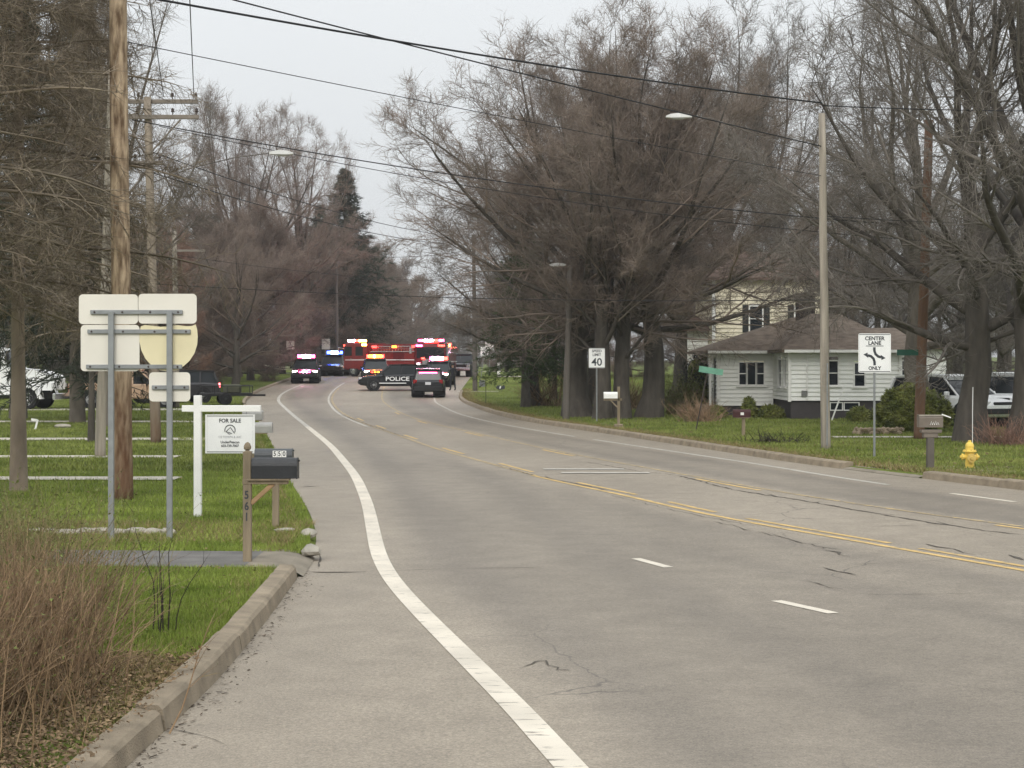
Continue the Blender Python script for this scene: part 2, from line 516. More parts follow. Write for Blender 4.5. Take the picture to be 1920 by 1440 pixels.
M_WHITE2 = paint_material('worn_white_road_paint', (0.52, 0.49, 0.43), .56)
M_YEL = paint_material('worn_yellow_road_paint', (0.62, 0.42, 0.15), .55)
M_YEL2 = paint_material('faded_yellow_road_paint', (0.52, 0.38, 0.18), .50)

def strip(name, fx, y0, y1, w, m, dz=0.005, off=0.0, parent=None, step=None):
    y = stations(y0, y1, .012, .25, 3.0) if step is None else np.linspace(y0, y1, step)
    y = np.clip(y, y0, y1)
    x = fx(y) + off
    dx = np.gradient(x, y) if len(y) > 2 else np.full(len(y), (x[-1] - x[0]) / (y[-1] - y[0]))
    nrm = np.sqrt(1 + dx * dx)
    ax, ay = w / 2 / nrm, -w / 2 * dx / nrm
    A = np.stack([x - ax, y - ay, road_z(x - ax, y) + dz], -1); B = np.stack([x + ax, y + ay, road_z(x + ax, y) + dz], -1)
    v = np.stack([A, B], 1).reshape(-1, 3)
    me = arr_mesh(name, v, [grid_faces(len(y), 2)]); me.materials.append(m)
    return link(bpy.data.objects.new(name, me), parent or road)

strip('edge_line', WL, -20, 60, .19, M_WHITE)
strip('edge_line', WL, 60, 128, .17, M_WHITE2)
strip('centre_line', YL, -10, 34, .11, M_YEL)
strip('centre_line', YL, 34, 118, .11, M_YEL2, off=.05)
strip('centre_line', YL, 60, 125, .11, M_WHITE2, off=-.16)
for a, b in ((18.5, 20.6), (21.2, 24.6), (25.6, 27.5), (29, 32), (35, 38), (42, 45), (50, 53), (58, 61), (66, 69)):
    strip('centre_dash', YL, a, b, .1, M_YEL, off=.27)
strip('centre_line', YR, 4, 52, .1, M_YEL2)
strip('centre_line', YR, 52, 122, .1, M_YEL2)
for a, b in ((22.2, 23.6), (30, 33), (41, 44), (52, 55), (63, 66), (74, 77)):
    strip('centre_dash', YR, a, b, .1, M_YEL, off=-.22)
strip('edge_line', WR, 31.5, 50, .13, M_WHITE2)
strip('edge_line', WR, 52, 108, .12, M_WHITE2)
for a, b in ((24.0, 25.6), (27.6, 29.4), (18, 20)):
    strip('edge_dash', WR, a, b, .12, M_WHITE)
for a in (8.2, 4.6, 1.0):
    strip('lane_dash', LANE, a, a + .92, .115, M_WHITE, step=4)
d1, d2 = depth_at(1067, False), depth_at(1050, False)
strip('lane_dash', lambda y: np.interp(y, [d1, d2], [XD(1254, d1), XD(1192, d2)]), d1, d2, .12, M_WHITE, step=4)
d3, d4 = depth_at(1154, False), depth_at(1130, False)
strip('lane_dash', lambda y: np.interp(y, [d3, d4], [XD(1563, d3), XD(1455, d4)]), d3, d4, .12, M_WHITE, step=4)
# two short white cross strokes in the middle lane
for (xa, xb, yb) in ((1019, 1170, 882), (1052, 1218, 889)):
    D = depth_at(yb, False); mb = MB()
    z = float(road_z(XD(xa, D), D)) + .012
    mb.add([(XD(xa, D), D - .16, z), (XD(xb, D), D - .16, z), (XD(xb, D), D + .16, z), (XD(xa, D), D + .16, z)], [(0, 1, 2, 3)])
    mb.build('cross_stroke', M_WHITE2, road, fix=False)

# cracks and seams: narrow ragged ribbons of dark filler
def crack(pts, w, m=M_CRACK, jit=.035, dz=.006, seed=0):
    rg = random.Random(seed)
    P = []
    for (px, py) in pts:
        D = depth_at(py, False); P.append((XD(px, D), D))
    Q = []
    for (a, b) in zip(P[:-1], P[1:]):
        n = max(2, int(math.hypot(b[0] - a[0], b[1] - a[1]) / .18))
        for i in range(n):
            t = i / n
            Q.append((a[0] + (b[0] - a[0]) * t + rg.uniform(-jit, jit), a[1] + (b[1] - a[1]) * t + rg.uniform(-jit, jit)))
    Q.append(P[-1])
    v = []; 
    for i, q in enumerate(Q):
        a = Q[max(0, i - 1)]; b = Q[min(len(Q) - 1, i + 1)]
        dx, dy = b[0] - a[0], b[1] - a[1]; L = math.hypot(dx, dy) or 1
        hw = w / 2 * rg.uniform(.15, 1.0) * (0.2 if i in (0, len(Q) - 1) else 1)
        for s in (-1, 1):
            x, y = q[0] - s * dy / L * hw, q[1] + s * dx / L * hw
            v.append((x, y, float(road_z(x, y)) + dz))
    f = [(2 * i, 2 * i + 1, 2 * i + 3, 2 * i + 2) for i in range(len(Q) - 1)]
    n0 = len(Q)
    for i in range(2, n0 - 2):                     # short side cracks
        if rg.random() < .22 and w > .022:
            a_ = rg.uniform(0, 6.28); L = rg.uniform(.08, .35); q = Q[i]; k0 = len(v)
            for t_, ww in ((0, .4), (.5, .3), (1, .05)):
                x, y = q[0] + math.cos(a_) * L * t_ + rg.uniform(-.02, .02), q[1] + math.sin(a_) * L * t_ * 1.6
                for s in (-1, 1): v.append((x - s * math.sin(a_) * w * ww / 2, y + s * math.cos(a_) * w * ww / 2, float(road_z(x, y)) + dz + .001))
            f += [(k0, k0 + 1, k0 + 3, k0 + 2), (k0 + 2, k0 + 3, k0 + 5, k0 + 4)]
    MB().add(v, f).build('crack', m, road, fix=False)
crack([(1270, 893), (1380, 922), (1500, 940), (1620, 962), (1760, 985), (1850, 998), (1920, 1006)], .07, seed=1)
crack([(575, 1073), (640, 1074), (690, 1073)], .07, seed=2, jit=.015)
crack([(690, 1073), (860, 1068), (1020, 1066)], .02, seed=31, jit=.02)
crack([(549, 914), (575, 913), (604, 912)], .09, seed=3, jit=.02)
crack([(1340, 980), (1400, 996), (1460, 1010), (1540, 1030), (1580, 1036)], .03, seed=4, jit=.05)
crack([(1545, 1036), (1570, 1040), (1595, 1047)], .07, seed=5, jit=.06)
crack([(1540, 1068), (1575, 1075), (1605, 1082)], .05, seed=6)
crack([(1515, 1092), (1545, 1102), (1580, 1109)], .04, seed=7, jit=.05)
crack([(1600, 1063), (1700, 1058), (1790, 1052)], .02, seed=8)
crack([(1735, 1023), (1780, 1032), (1830, 1044)], .07, seed=9, jit=.05)
crack([(1890, 1044), (1920, 1054)], .09, seed=10, jit=.05)
crack([(1620, 990), (1700, 989), (1800, 984)], .025, seed=11)
crack([(1600, 1118), (1720, 1119), (1880, 1116)], .018, seed=12)
crack([(982, 1255), (1008, 1243), (1020, 1241), (1031, 1251), (1052, 1259), (1072, 1261)], .022, seed=13, jit=.03)
crack([(310, 1365), (370, 1378), (425, 1400)], .012, seed=15, jit=.02)
crack([(600, 1040), (602, 1052), (598, 1064)], .03, seed=16, jit=.02)
crack([(930, 874), (1000, 893), (1080, 909), (1140, 922)], .05, seed=17)
crack([(640, 779), (700, 801), (760, 821)], .05, seed=18)
crack([(1620, 896), (1660, 898), (1690, 897)], .035, seed=19)
crack([(1140, 930), (1300, 968), (1420, 990)], .02, seed=21)
crack([(1100, 868), (1200, 886), (1270, 893)], .035, seed=22)
# ------------------------------------------------------------------ kerbs, one object for each cast length
def kerb_run(name, fx, side, cuts, **k):
    root = thing(name, None, None); tag(root, None, None, kind='structure')
    for i, (a, b) in enumerate(cuts):
        kerb_stone(root, fx, a, b, side, seed=i + int(a * 7), **k)
    return root
def cuts(a, b, L, gap=.03):
    out = []; y = a
    while y < b - .3:
        e = min(b, y + L); out.append((y, e - gap)); y = e
    return out
# profile x offsets run away from the road: left kerb goes to -x, right kerb to +x
def kerb_stone(parent, fx, y0, y1, side, h=.15, w=.2, m=M_CONC, seed=0):
    rg = random.Random(seed); loops = []
    j = k = 0.0; wear = rg.uniform(-.01, .012)
    for yi in np.linspace(y0, y1, 13 if y1 < 40 else 4):
        x = float(fx(yi)); z = float(zr(yi)) + wear; j = .4 * j + rg.uniform(-.007, .007); k = .4 * k + rg.uniform(-.005, .005)
        prof = [(-.02, -.08), (0.0 + j * .5, .01), (.022 + j, h * .84), (.05 + j, h + k), (w + j, h + k * .5 + .012), (w + .02, -.08)]
        loops.append([(x + side * a, yi, z + b) for a, b in prof])
    return MB().loft(loops).build('kerb_stone', m, parent)
kerb_run('kerb_left', XL, -1, cuts(-4, 18.0, 2.9) + cuts(84, 132, 3.2), h=.145, w=.19)
kerb_run('kerb_right', XR, 1, cuts(10, 33.4, 3.0) + cuts(36.3, 112, 3.2), h=.15, w=.2)
# broken kerb ends by the driveway mouth, each a loose lump
def lump(name, c, s, m, parent=None, seed=0, rz=0.0, n=2):
    bm = bmesh.new(); bmesh.ops.create_icosphere(bm, subdivisions=n, radius=.5)
    rg = random.Random(seed)
    ph = [rg.uniform(0, 6) for _ in range(6)]
    for v in bm.verts:
        d = 1 + .16 * math.sin(v.co.x * 6 + ph[0]) * math.sin(v.co.y * 5 + ph[1]) + .12 * math.sin(v.co.z * 7 + ph[2]) + rg.uniform(-.05, .05)
        p = v.co.normalized(); q = max(abs(p.x), abs(p.y), abs(p.z))
        v.co = p * (.5 * d) * (.62 + .38 / q * .8)
        v.co.x *= s[0]; v.co.y *= s[1]; v.co.z *= s[2]
    me = bpy.data.meshes.new(name); bm.to_mesh(me); bm.free(); me.materials.append(m)
    o = link(bpy.data.objects.new(name, me), parent); o.location = c; o.rotation_euler = (0, 0, rz)
    return o
for i, (px, py, w, lab) in enumerate(((578, 1003, .2, 'broken pale concrete kerb lump on the lawn tip nearest the far mailbox post'),
                                 (583, 1035, .24, 'broken pale concrete kerb lump beside the mouth of the asphalt driveway'),
                                 (532, 998, .36, 'long flat buried stone in the grass left of the broken kerb lumps'))):
    x, D = gl(px, py)
    tag(lump('concrete_lump', (x, D, LAWN + .02), (w, .36 if i < 2 else .2, .16 if i < 2 else .07), M_CONC2, seed=i + 3, rz=.2 * i), lab, 'stone')
# ------------------------------------------------------------------ driveways and walks
def patch(name, quad, m, dz=.012, n=14):
    """quad of ground points (x,y); laid on the lawn"""
    a, b, c, d = [Vector((p[0], p[1], 0)) for p in quad]
    v = []
    for i in range(n):
        t = i / (n - 1)
        for p, q in ((a, b), (d, c)):
            r = p.lerp(q, t)
            v.append((r.x, r.y, lawn_z(r.y) + dz + .006))
    f = [(2 * i, 2 * i + 2, 2 * i + 3, 2 * i + 1) for i in range(n - 1)]
    o = MB().add(v, f).build(name, m, None, fix=False)
    return tag(o, None, None, kind='structure')
xm = float(XL(19.0))
v = []
for i in range(25):
    t = i / 24; x = -40 + (xm - .55 + 40) * t ** .6
    f_ = (xm - x) / (xm + 40)
    v += [(x, 18.0 + 2.3 * f_, LAWN + .016), (x, 19.5 + 2.5 * f_, LAWN + .016)]
MB().add(v, [(2 * i, 2 * i + 2, 2 * i + 3, 2 * i + 1) for i in range(24)]).build('driveway', M_DRIVE, None, fix=False)['kind'] = 'structure'
v = []
for x_off, zz in ((-.75, LAWN + .014), (-.3, LAWN + .016), (-.12, .082), (0, .04), (.06, .006)):
    for yy_ in (18.03, 18.6, 19.2, 19.75):
        v.append((float(XL(yy_)) + x_off, yy_, zz))
MB().add(v, [(4 * i + j, 4 * i + j + 4, 4 * i + j + 5, 4 * i + j + 1) for i in range(4) for j in range(3)]).build('driveway_apron', M_DRIVE2, None, fix=False)['kind'] = 'structure'
M_WALK = mat('pale_walk_concrete', (0.50, 0.46, 0.39), .9, .2, 3)
def walk(name, y_px, xa, xb, w, m=M_WALK):
    D = depth_at(y_px)
    patch(name, [(XD(xa, D), D - w / 2), (XD(xb, D), D - w / 2), (XD(xb, D), D + w / 2), (XD(xa, D), D + w / 2)], m)
walk('walk', 898, -60, 335, .9); walk('walk', 857, -60, 335, .9); walk('walk', 824, -60, 470, 1.5)
walk('walk', 791, -100, 440, 1.6); walk('driveway', 768, -200, 350, 3.0)
walk('driveway', 700, 200, 545, 3.0)
walk('walk', 820, 1560, 2100, .9); walk('walk', 767, 1150, 1215, 1.0)
walk('driveway', 697, 895, 960, 7); walk('walk', 706, 935, 1010, 2.0); walk('walk', 734, 858, 935, .5)
mb = MB(); v = []
for x_off, zz in ((-.04, .006), (.0, .03), (.25, .08), (.6, LAWN + .02), (9, LAWN + .02)):
    for yy_ in (33.42, 36.28):
        v.append((float(XR(yy_)) + x_off, yy_ - x_off * .25, zz))
mb.add(v, [(2 * i, 2 * i + 2, 2 * i + 3, 2 * i + 1) for i in range(4)]).build('driveway', M_DRIVE2, None, fix=False)['kind'] = 'structure'
# ------------------------------------------------------------------ grass (uncountable): short blades
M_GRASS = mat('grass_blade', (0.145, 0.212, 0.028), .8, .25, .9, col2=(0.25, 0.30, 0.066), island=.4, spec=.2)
M_GRASSR = mat('shade_tinted_blade', (0.115, 0.165, 0.024), .8, .25, .5, col2=(0.22, 0.24, 0.068), island=.4, spec=.2)  # darker grass copy: tree shade on the right lawn put into the colour
M_DRY = mat('dry_grass', (0.26, 0.20, 0.10), .9, .3, 3, island=.4, spec=.1)
def blades(name, X, Y, Z, h, w, lean, m, label, cat, rg, bend=True):
    n = len(X)
    a = rg.uniform(0, 2 * PI, n); h = h * rg.uniform(.55, 1.3, n); la = rg.uniform(0, 2 * PI, n); ln = lean * h * rg.uniform(.2, 1.2, n)
    w = w * rg.uniform(.7, 1.3, n)
    c, s = np.cos(a) * w / 2, np.sin(a) * w / 2
    p0 = np.stack([X - c, Y - s, Z - .015], -1); p1 = np.stack([X + c, Y + s, Z - .015], -1)
    tip = np.stack([X + np.cos(la) * ln, Y + np.sin(la) * ln, Z + h], -1)
    v = np.stack([p0, p1, tip], 1).reshape(-1, 3)
    me = arr_mesh(name, v, [np.arange(3 * n).reshape(-1, 3)]); me.materials.append(m)
    return tag(link(bpy.data.objects.new(name, me)), label, cat, kind='stuff')
rg = np.random.default_rng(11)
DRIVE = lambda x, y: (y > 17.97 + (xm - x) * .063) & (y < 19.5 + (xm - x) * .067)
def lawn_points(n, d0, d1, left, p=1.0, strip_only=None):
    u = rg.uniform(0, 1, n)
    D = 1 / (1 / d0 + u * (1 / d1 - 1 / d0)) if p == 1 else d0 * (d1 / d0) ** u
    if left:
        xl = XL(D) - (np.where(D < 18, .2, .06)); xe = -.33 * D - .5
        x = xl - (xl - xe) * rg.uniform(0, 1, n)
        keep = (~DRIVE(x, D)) & (xe < xl)
    else:
        xl = XR(D) + .22; xe = .33 * D + .5
        x = xl + (xe - xl) * rg.uniform(0, 1, n); keep = xe > xl
    wk = np.zeros(n, bool)
    for ypx, w in ((898, .9), (857, .9), (824, 1.5), (791, 1.6), (820, .9)):
        dd = depth_at(ypx); wk |= (np.abs(D - dd) < w / 2 * rg.uniform(.5, 1.1, n)) & ((x < XD(335, D)) if left else (x > XD(1560, D)))
    keep &= ~wk
    return x[keep], D[keep]
x, y = lawn_points(210000, 12.5, 34, True); blades('grass', x, y, zr(y) + LAWN + lumps(x, y), .058, .011, .8, M_GRASS, 'short green lawn grass left of the road', 'grass', rg)
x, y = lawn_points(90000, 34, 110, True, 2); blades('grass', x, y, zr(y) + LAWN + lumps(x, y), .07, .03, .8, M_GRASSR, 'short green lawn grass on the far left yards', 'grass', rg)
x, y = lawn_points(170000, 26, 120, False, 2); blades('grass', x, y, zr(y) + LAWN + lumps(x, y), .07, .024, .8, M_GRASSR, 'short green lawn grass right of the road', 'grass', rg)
# dry thatch along both verges
def verge(n, d0, d1, fx, s, spread, lo):
    D = d0 * (d1 / d0) ** rg.uniform(0, 1, n); return fx(D) + s * (lo + np.abs(rg.normal(0, spread, n))), D
x, y = verge(26000, 20, 115, XR, 1, .45, .2); blades('dry_grass', x, y, zr(y) + LAWN, .09, .018, 1.4, M_DRY, 'dry tan grass fringe along the right kerb', 'dry grass', rg)
x, y = verge(9000, 10, 80, XL, -1, .16, .27)
k = ~DRIVE(x, y); blades('dry_grass', x[k], y[k], zr(y[k]) + LAWN, .06, .010, 1.5, M_DRY, 'dry tan grass fringe along the left kerb', 'dry grass', rg)
n = 9000; y = rg.uniform(20.4, 23.2, n); x = rg.uniform(-7.3, -2.7, n)
blades('dry_grass', x, y, np.full(n, LAWN), .075, .010, 1.6, M_DRY, 'dry tan grass around the row of buried stones by the driveway', 'dry grass', rg)
# row of half-buried old kerb stones
edging = thing('stone_edging', 'row of half buried pale stones along the far side of the asphalt driveway', 'stones', (0, 0, LAWN))
for i, (px, w) in enumerate(((72, .28), (96, .18), (128, .42), (165, .3), (192, .34), (222, .28), (255, .36), (286, .3), (316, .24))):
    D = depth_at(1001 + (i % 3))
    lump('stone', (XD(px, D), D, .03), (w, .2, .12), M_CONC2, edging, seed=40 + i, rz=.15 * (i % 3 - 1))

# ------------------------------------------------------------------ bare trees grown level by level
def unit(v): return v / np.maximum(np.linalg.norm(v, axis=-1, keepdims=True), 1e-9)
def grow(p0, d, L, K, wob, trop, rg, droop=0.0):
    """polylines from p0 along d; trop bends towards the sky, droop sags the far end"""
    n = len(p0); P = np.zeros((n, K, 3)); P[:, 0] = p0; d = unit(d); st = (L / (K - 1))[:, None]
    for k in range(1, K):
        d = unit(d + rg.normal(0, wob, (n, 3)) + np.array([0, 0, trop - droop * k / K]))
        P[:, k] = P[:, k - 1] + d * st
    return P
def taper(r0, K, end=.25): return r0[:, None] * np.linspace(1, end, K)[None, :]
def spawn(P, Rr, n, t0, t1, ang, lenf, K, wob, trop, rg, rf=.6, rmin=.004, rmax=9, droop=0.0, shrink=.55, jit=.35, minl=0.0, out=0.0, cen=None):
    N, K0 = P.shape[:2]
    idx = np.repeat(np.arange(N), n); m = len(idx)
    t = np.tile((np.arange(n) + .5) / n, N) + rg.uniform(-.5, .5, m) / n
    t = t0 + np.clip(t, 0, .999) * (t1 - t0)
    f = np.clip(t, 0, .999) * (K0 - 1); i0 = f.astype(int); fr = (f - i0)[:, None]
    a, b = P[idx, i0], P[idx, i0 + 1]
    pos = a + (b - a) * fr; tan = unit(b - a)
    rp = Rr[idx, i0] * (1 - fr[:, 0]) + Rr[idx, i0 + 1] * fr[:, 0]
    per = rg.normal(0, 1, (m, 3)); per -= tan * (per * tan).sum(-1, keepdims=True); per = unit(per)
    an = ang * rg.uniform(1 - jit, 1 + jit, m)[:, None]
    d = tan * np.cos(an) + per * np.sin(an)
    if out > 0:
        ov = unit(pos - cen); ov[:, 2] = np.maximum(ov[:, 2], .05); d = unit(d + out * ov)
    Lp = np.linalg.norm(np.diff(P, axis=1), axis=-1).sum(1)[idx]
    L = np.maximum(Lp * lenf * (1 - shrink * t) * rg.uniform(.65, 1.3, m), minl)
    Q = grow(pos, d, L, K, wob, trop, rg, droop)
    return Q, taper(np.clip(rp * rf, rmin, rmax), K)
def tubes(P, Rr, S, tip=True):
    N, K = P.shape[:2]
    d = unit(P[:, -1] - P[:, 0]); ref = np.where(np.abs(d[:, 2:3]) < .9, np.array([[0, 0, 1.]]), np.array([[1., 0, 0]]))
    u = unit(np.cross(d, ref)); w = np.cross(d, u)
    a = np.arange(S) * 2 * PI / S
    ring = u[:, None, :] * np.cos(a)[None, :, None] + w[:, None, :] * np.sin(a)[None, :, None]
    kk = K - 1 if tip else K
    V = P[:, :kk, None, :] + Rr[:, :kk, None, None] * ring[:, None]
    V = V.reshape(N, kk * S, 3)
    if tip: V = np.concatenate([V, P[:, -1:, :]], 1)
    per = V.shape[1]; base = (np.arange(N) * per)[:, None]
    q = []
    for k in range(kk - 1):
        for s in range(S):
            q.append((k * S + s, k * S + (s + 1) % S, (k + 1) * S + (s + 1) % S, (k + 1) * S + s))
    quads = (base[:, None, :] + np.array(q).reshape(1, -1, 4)).reshape(-1, 4) if q else np.zeros((0, 4), int)
    tris = np.zeros((0, 3), int)
    if tip:
        t3 = [((kk - 1) * S + s, (kk - 1) * S + (s + 1) % S, kk * S) for s in range(S)]
        tris = (base[:, None, :] + np.array(t3).reshape(1, -1, 3)).reshape(-1, 3)
    return V.reshape(-1, 3), quads, tris
def join(parts, name, smooth=True):
    vs, qs, ts, o = [], [], [], 0
    for v, q, t in parts:
        vs.append(v); qs.append(q + o); ts.append(t + o); o += len(v)
    return arr_mesh(name, np.concatenate(vs), [np.concatenate(qs), np.concatenate(ts)], smooth)

def bare_tree(seed, H, r0, trunk_h, n1, el, rad, cz, rz_, n2, n3, n4, n5, wob=.1, trop=.05, t_first=.35, fork=0, lean=(0, 0), squash=1.0, tw=1.0, ang2=.75, lr=.46):
    """returns (trunk mesh, crown mesh); the crown fills an ellipsoid of radius rad, half height rz_ about height cz"""
    rg = np.random.default_rng(seed)
    K = 9; CEN = np.array([0, 0, cz - rz_ * .45])
    top = np.array([[lean[0], lean[1], trunk_h]])
    T = np.linspace(0, 1, K)[None, :, None] * top[:, None, :]
    T[:, 1:, :2] += np.cumsum(rg.normal(0, .05 * r0 * 3, (1, K - 1, 2)), 1)
    TR = (r0 * np.interp(np.linspace(0, 1, K), [0, .06, .2, 1], [1.5, 1.12, 1.0, .5]))[None, :]
    t = t_first + (1 - t_first) * (np.arange(n1) + .5) / n1
    f = np.clip(t, 0, .999) * (K - 1); i0 = f.astype(int); fr = (f - i0)[:, None]
    p0 = T[0, i0] * (1 - fr) + T[0, i0 + 1] * fr
    az = np.arange(n1) * 2.39996 + rg.uniform(-.5, .5, n1) + seed
    e = np.interp(t, [t_first, 1], [el[0], el[1]]) + rg.normal(0, .12, n1)
    d = np.stack([np.cos(az) * np.cos(e), np.sin(az) * np.cos(e) * squash, np.sin(e)], -1); d = unit(d)
    # distance along d to the crown ellipsoid
    o = (p0 - np.array([0, 0, cz])) / np.array([rad, rad, rz_]); dd = d / np.array([rad, rad, rz_])
    A = (dd * dd).sum(-1); B = (o * dd).sum(-1); C = (o * o).sum(-1) - 1
    L = (-B + np.sqrt(np.maximum(B * B - A * C, .02))) / A
    L = np.clip(L * rg.uniform(.8, 1.02, n1), H * .12, H * .75)
    P1 = grow(p0, d, L, 10, wob * .8, trop, rg); R1 = taper(np.clip(r0 * (lr - .5 * lr * t) * (L / L.max()) ** .5, .03, 1), 10, .12)
    P2, R2 = spawn(P1, R1, n2, .12, 1, ang2, .5, 7, wob, trop, rg, .5, .012, out=.3, cen=CEN)
    P3, R3 = spawn(P2, R2, n3, .1, 1, .85, .5, 5, wob * 1.5, trop, rg, .5, .009 * tw, out=.22, cen=CEN)
    P4, R4 = spawn(P3, R3, n4, .05, 1, .85, .58, 3, wob * 1.6, trop, rg, .6, .0085 * tw, .014 * tw, minl=.5, out=.18, cen=CEN)
    P5, R5 = spawn(P4, R4, n5, .05, 1, .75, .65, 2, .15, trop, rg, .7, .0060 * tw, .009 * tw, minl=.36, out=.12, cen=CEN)
    trunk = join([tubes(T, TR, 12, False), tubes(P1, R1, 7)], 'trunk')
    crown = join([tubes(P2, R2, 5), tubes(P3, R3, 4), tubes(P4, R4, 3), tubes(P5, R5, 3)], 'crown')
    return trunk, crown

def conifer(seed, H, r0, rad, z0, n1, n2, n3, droop, green=True, needle=(.26, .028), spread=.9, n4=0):
    rg = np.random.default_rng(seed)
    K = 10
    T = np.zeros((1, K, 3)); T[0, :, 2] = np.linspace(0, H, K); T[0, 1:, :2] += np.cumsum(rg.normal(0, .02, (K - 1, 2)), 0)
    TR = (r0 * np.interp(np.linspace(0, 1, K), [0, .08, 1], [1.3, 1, .06]))[None, :]
    z = z0 + (H - z0) * (np.arange(n1) / n1) ** .92
    f = z / H * (K - 1); i0 = np.minimum(f.astype(int), K - 2); fr = (f - i0)[:, None]
    p0 = T[0, i0] * (1 - fr) + T[0, i0 + 1] * fr
    az = np.arange(n1) * 2.39996 + rg.uniform(-.4, .4, n1); q = (z - z0) / (H - z0)
    L = rad * np.interp(q, [0, .12, 1], [.8, 1, .06]) * rg.uniform(.72, 1.12, n1)
    e = np.interp(q, [0, 1], [-.12, .6]) + rg.normal(0, .08, n1)
    d = np.stack([np.cos(az) * np.cos(e), np.sin(az) * np.cos(e), np.sin(e)], -1)
    P1 = grow(p0, d, L, 7, .05, 0, rg, droop); R1 = taper(np.clip(.013 * L, .01, .06), 7, .2)
    P2, R2 = spawn(P1, R1, n2, .12, 1, spread, .42, 4, .07, -.03, rg, .5, .006, .012, droop=droop)
    P3, R3 = spawn(P2, R2, n3, .05, 1, .75, .3, 2, .1, -.05 if green else -.02, rg, .6, needle[1] * .5, needle[1], minl=needle[0])
    parts = [tubes(P1, R1, 4), tubes(P2, R2, 3), tubes(P3, R3, 3)]
    trunk = join([tubes(T, TR, 10, True)], 'trunk'); crown = join(parts, 'crown')
    return trunk, crown

M_BARK = mat('grey_bark', (0.13, 0.112, 0.092), .95, .35, 5, stretch=(1, 1, .25), bump=.9, bscale=26)
M_BARK2 = mat('dark_bark', (0.085, 0.074, 0.062), .95, .35, 5, stretch=(1, 1, .25), bump=.9, bscale=26)
M_BARKP = mat('pale_bark', (0.27, 0.215, 0.165), .95, .35, 4, stretch=(1, 1, .3), bump=.8, bscale=24)
M_TWIG = mat('maple_twig', (0.185, 0.160, 0.130), .9, .25, .5, col2=(0.225, 0.172, 0.138), island=.3)
M_TWIG2 = mat('grey_twig', (0.17, 0.15, 0.128), .9, .25, .5, island=.3)
M_TWIG3 = mat('brown_twig', (0.20, 0.155, 0.125), .9, .25, .4, island=.35)
M_TWIG4 = mat('russet_twig', (0.25, 0.155, 0.115), .9, .25, .4, island=.35)
M_LARCH = mat('larch_twig', (0.25, 0.19, 0.135), .9, .3, .8, col2=(0.225, 0.19, 0.14), island=.45)
M_NEEDLE = mat('dark_needle', (0.045, 0.055, 0.036), .8, .4, .6, island=.5)
M_NEEDLE2 = mat('cedar_needle', (0.055, 0.085, 0.030), .8, .4, .6, island=.5)

PROTO = {
    'maple': bare_tree(3, 15.5, .43, 7.6, 20, (.36, 1.3), 7.3, 9.9, 5.6, 9, 8, 9, 3, wob=.09, trop=.022, t_first=.42, lr=.5),
    'upright': bare_tree(8, 19, .33, 12, 18, (.7, 1.35), 4.2, 11.5, 8.2, 8, 8, 7, 3, wob=.07, trop=.05, t_first=.22, ang2=.5),
    'oak': bare_tree(14, 17, .40, 8.5, 13, (.35, 1.25), 6.2, 9.5, 8.0, 8, 8, 8, 3, wob=.11, trop=.04, t_first=.3, tw=1.05, lr=.62),
    'thicket': bare_tree(21, 13, .22, 8.5, 28, (.1, 1.25), 5.0, 6.4, 6.4, 8, 8, 8, 3, wob=.1, trop=.03, t_first=.05, tw=1.3),
    'larch': conifer(5, 15, .10, 3.0, 3.3, 170, 16, 11, .13, False, (.38, .010)),
    'spruce': conifer(9, 19, .3, 3.7, 3.4, 170, 12, 12, .10, True, (.34, .045)),
}
TREES = 0
def tree(kind, name, label, px, D, scale=1.0, rz=0.0, mats=(None, None), group=None, sxy=1.0, tilt=(0, 0), zoff=0.0):
    t = thing(name, label, 'tree', (XD(px, D), D, lawn_z(D) - .08 + zoff), rz, group)
    t.rotation_euler = (tilt[0], tilt[1], rz)
    t.scale = (scale * sxy, scale * sxy, scale)
    for nm, me, m in zip(('trunk', 'crown'), PROTO[kind], mats):
        o = bpy.data.objects.new(nm, me); link(o, t)
        if not me.materials: me.materials.append(None)
        o.material_slots[0].link = 'OBJECT'; o.material_slots[0].material = m
    return t
TM = (M_BARK2, M_TWIG); TG = (M_BARK2, M_TWIG2); TB = (M_BARK2, M_TWIG3)
# the big group right of the road
tree('maple', 'maple_tree', 'huge bare maple with thick forked trunk in front of the cream house', 1215, 68, 1.02, .6, TM)
tree('maple', 'maple_tree', 'dark bare maple trunk just left of the speed limit sign, crown over the road', 1085, 69, .95, 2.9, TM, sxy=1.27)
tree('upright', 'bare_tree', 'slim bare trunk directly behind the speed limit 40 sign post', 1130, 66, .80, 1.0, TM, sxy=1.15)
tree('upright', 'bare_tree', 'slim bare trunk behind the white mailbox on a wooden post', 1165, 66.5, .8, 4.0, TM, sxy=1.15)
tree('maple', 'maple_tree', 'bare maple with leaning crown between the two utility poles on the right lawn', 1005, 86, .82, 4.4, TG)
tree('maple', 'maple_tree', 'tall bare maple rising behind the huge forked maple', 1275, 101, 1.18, 1.9, TM)
tree('maple', 'maple_tree', 'tall bare maple behind the slim trunks, filling the middle of the crown mass', 1120, 88, 1.02, 5.2, TB)
tree('upright', 'bare_tree', 'tall upright bare tree towering over the cream house', 1375, 101, 1.18, .3, TG, sxy=1.15)
tree('upright', 'bare_tree', 'tall upright bare tree right of the cream house chimney', 1455, 103, 1.15, 2.2, TG, sxy=1.2)
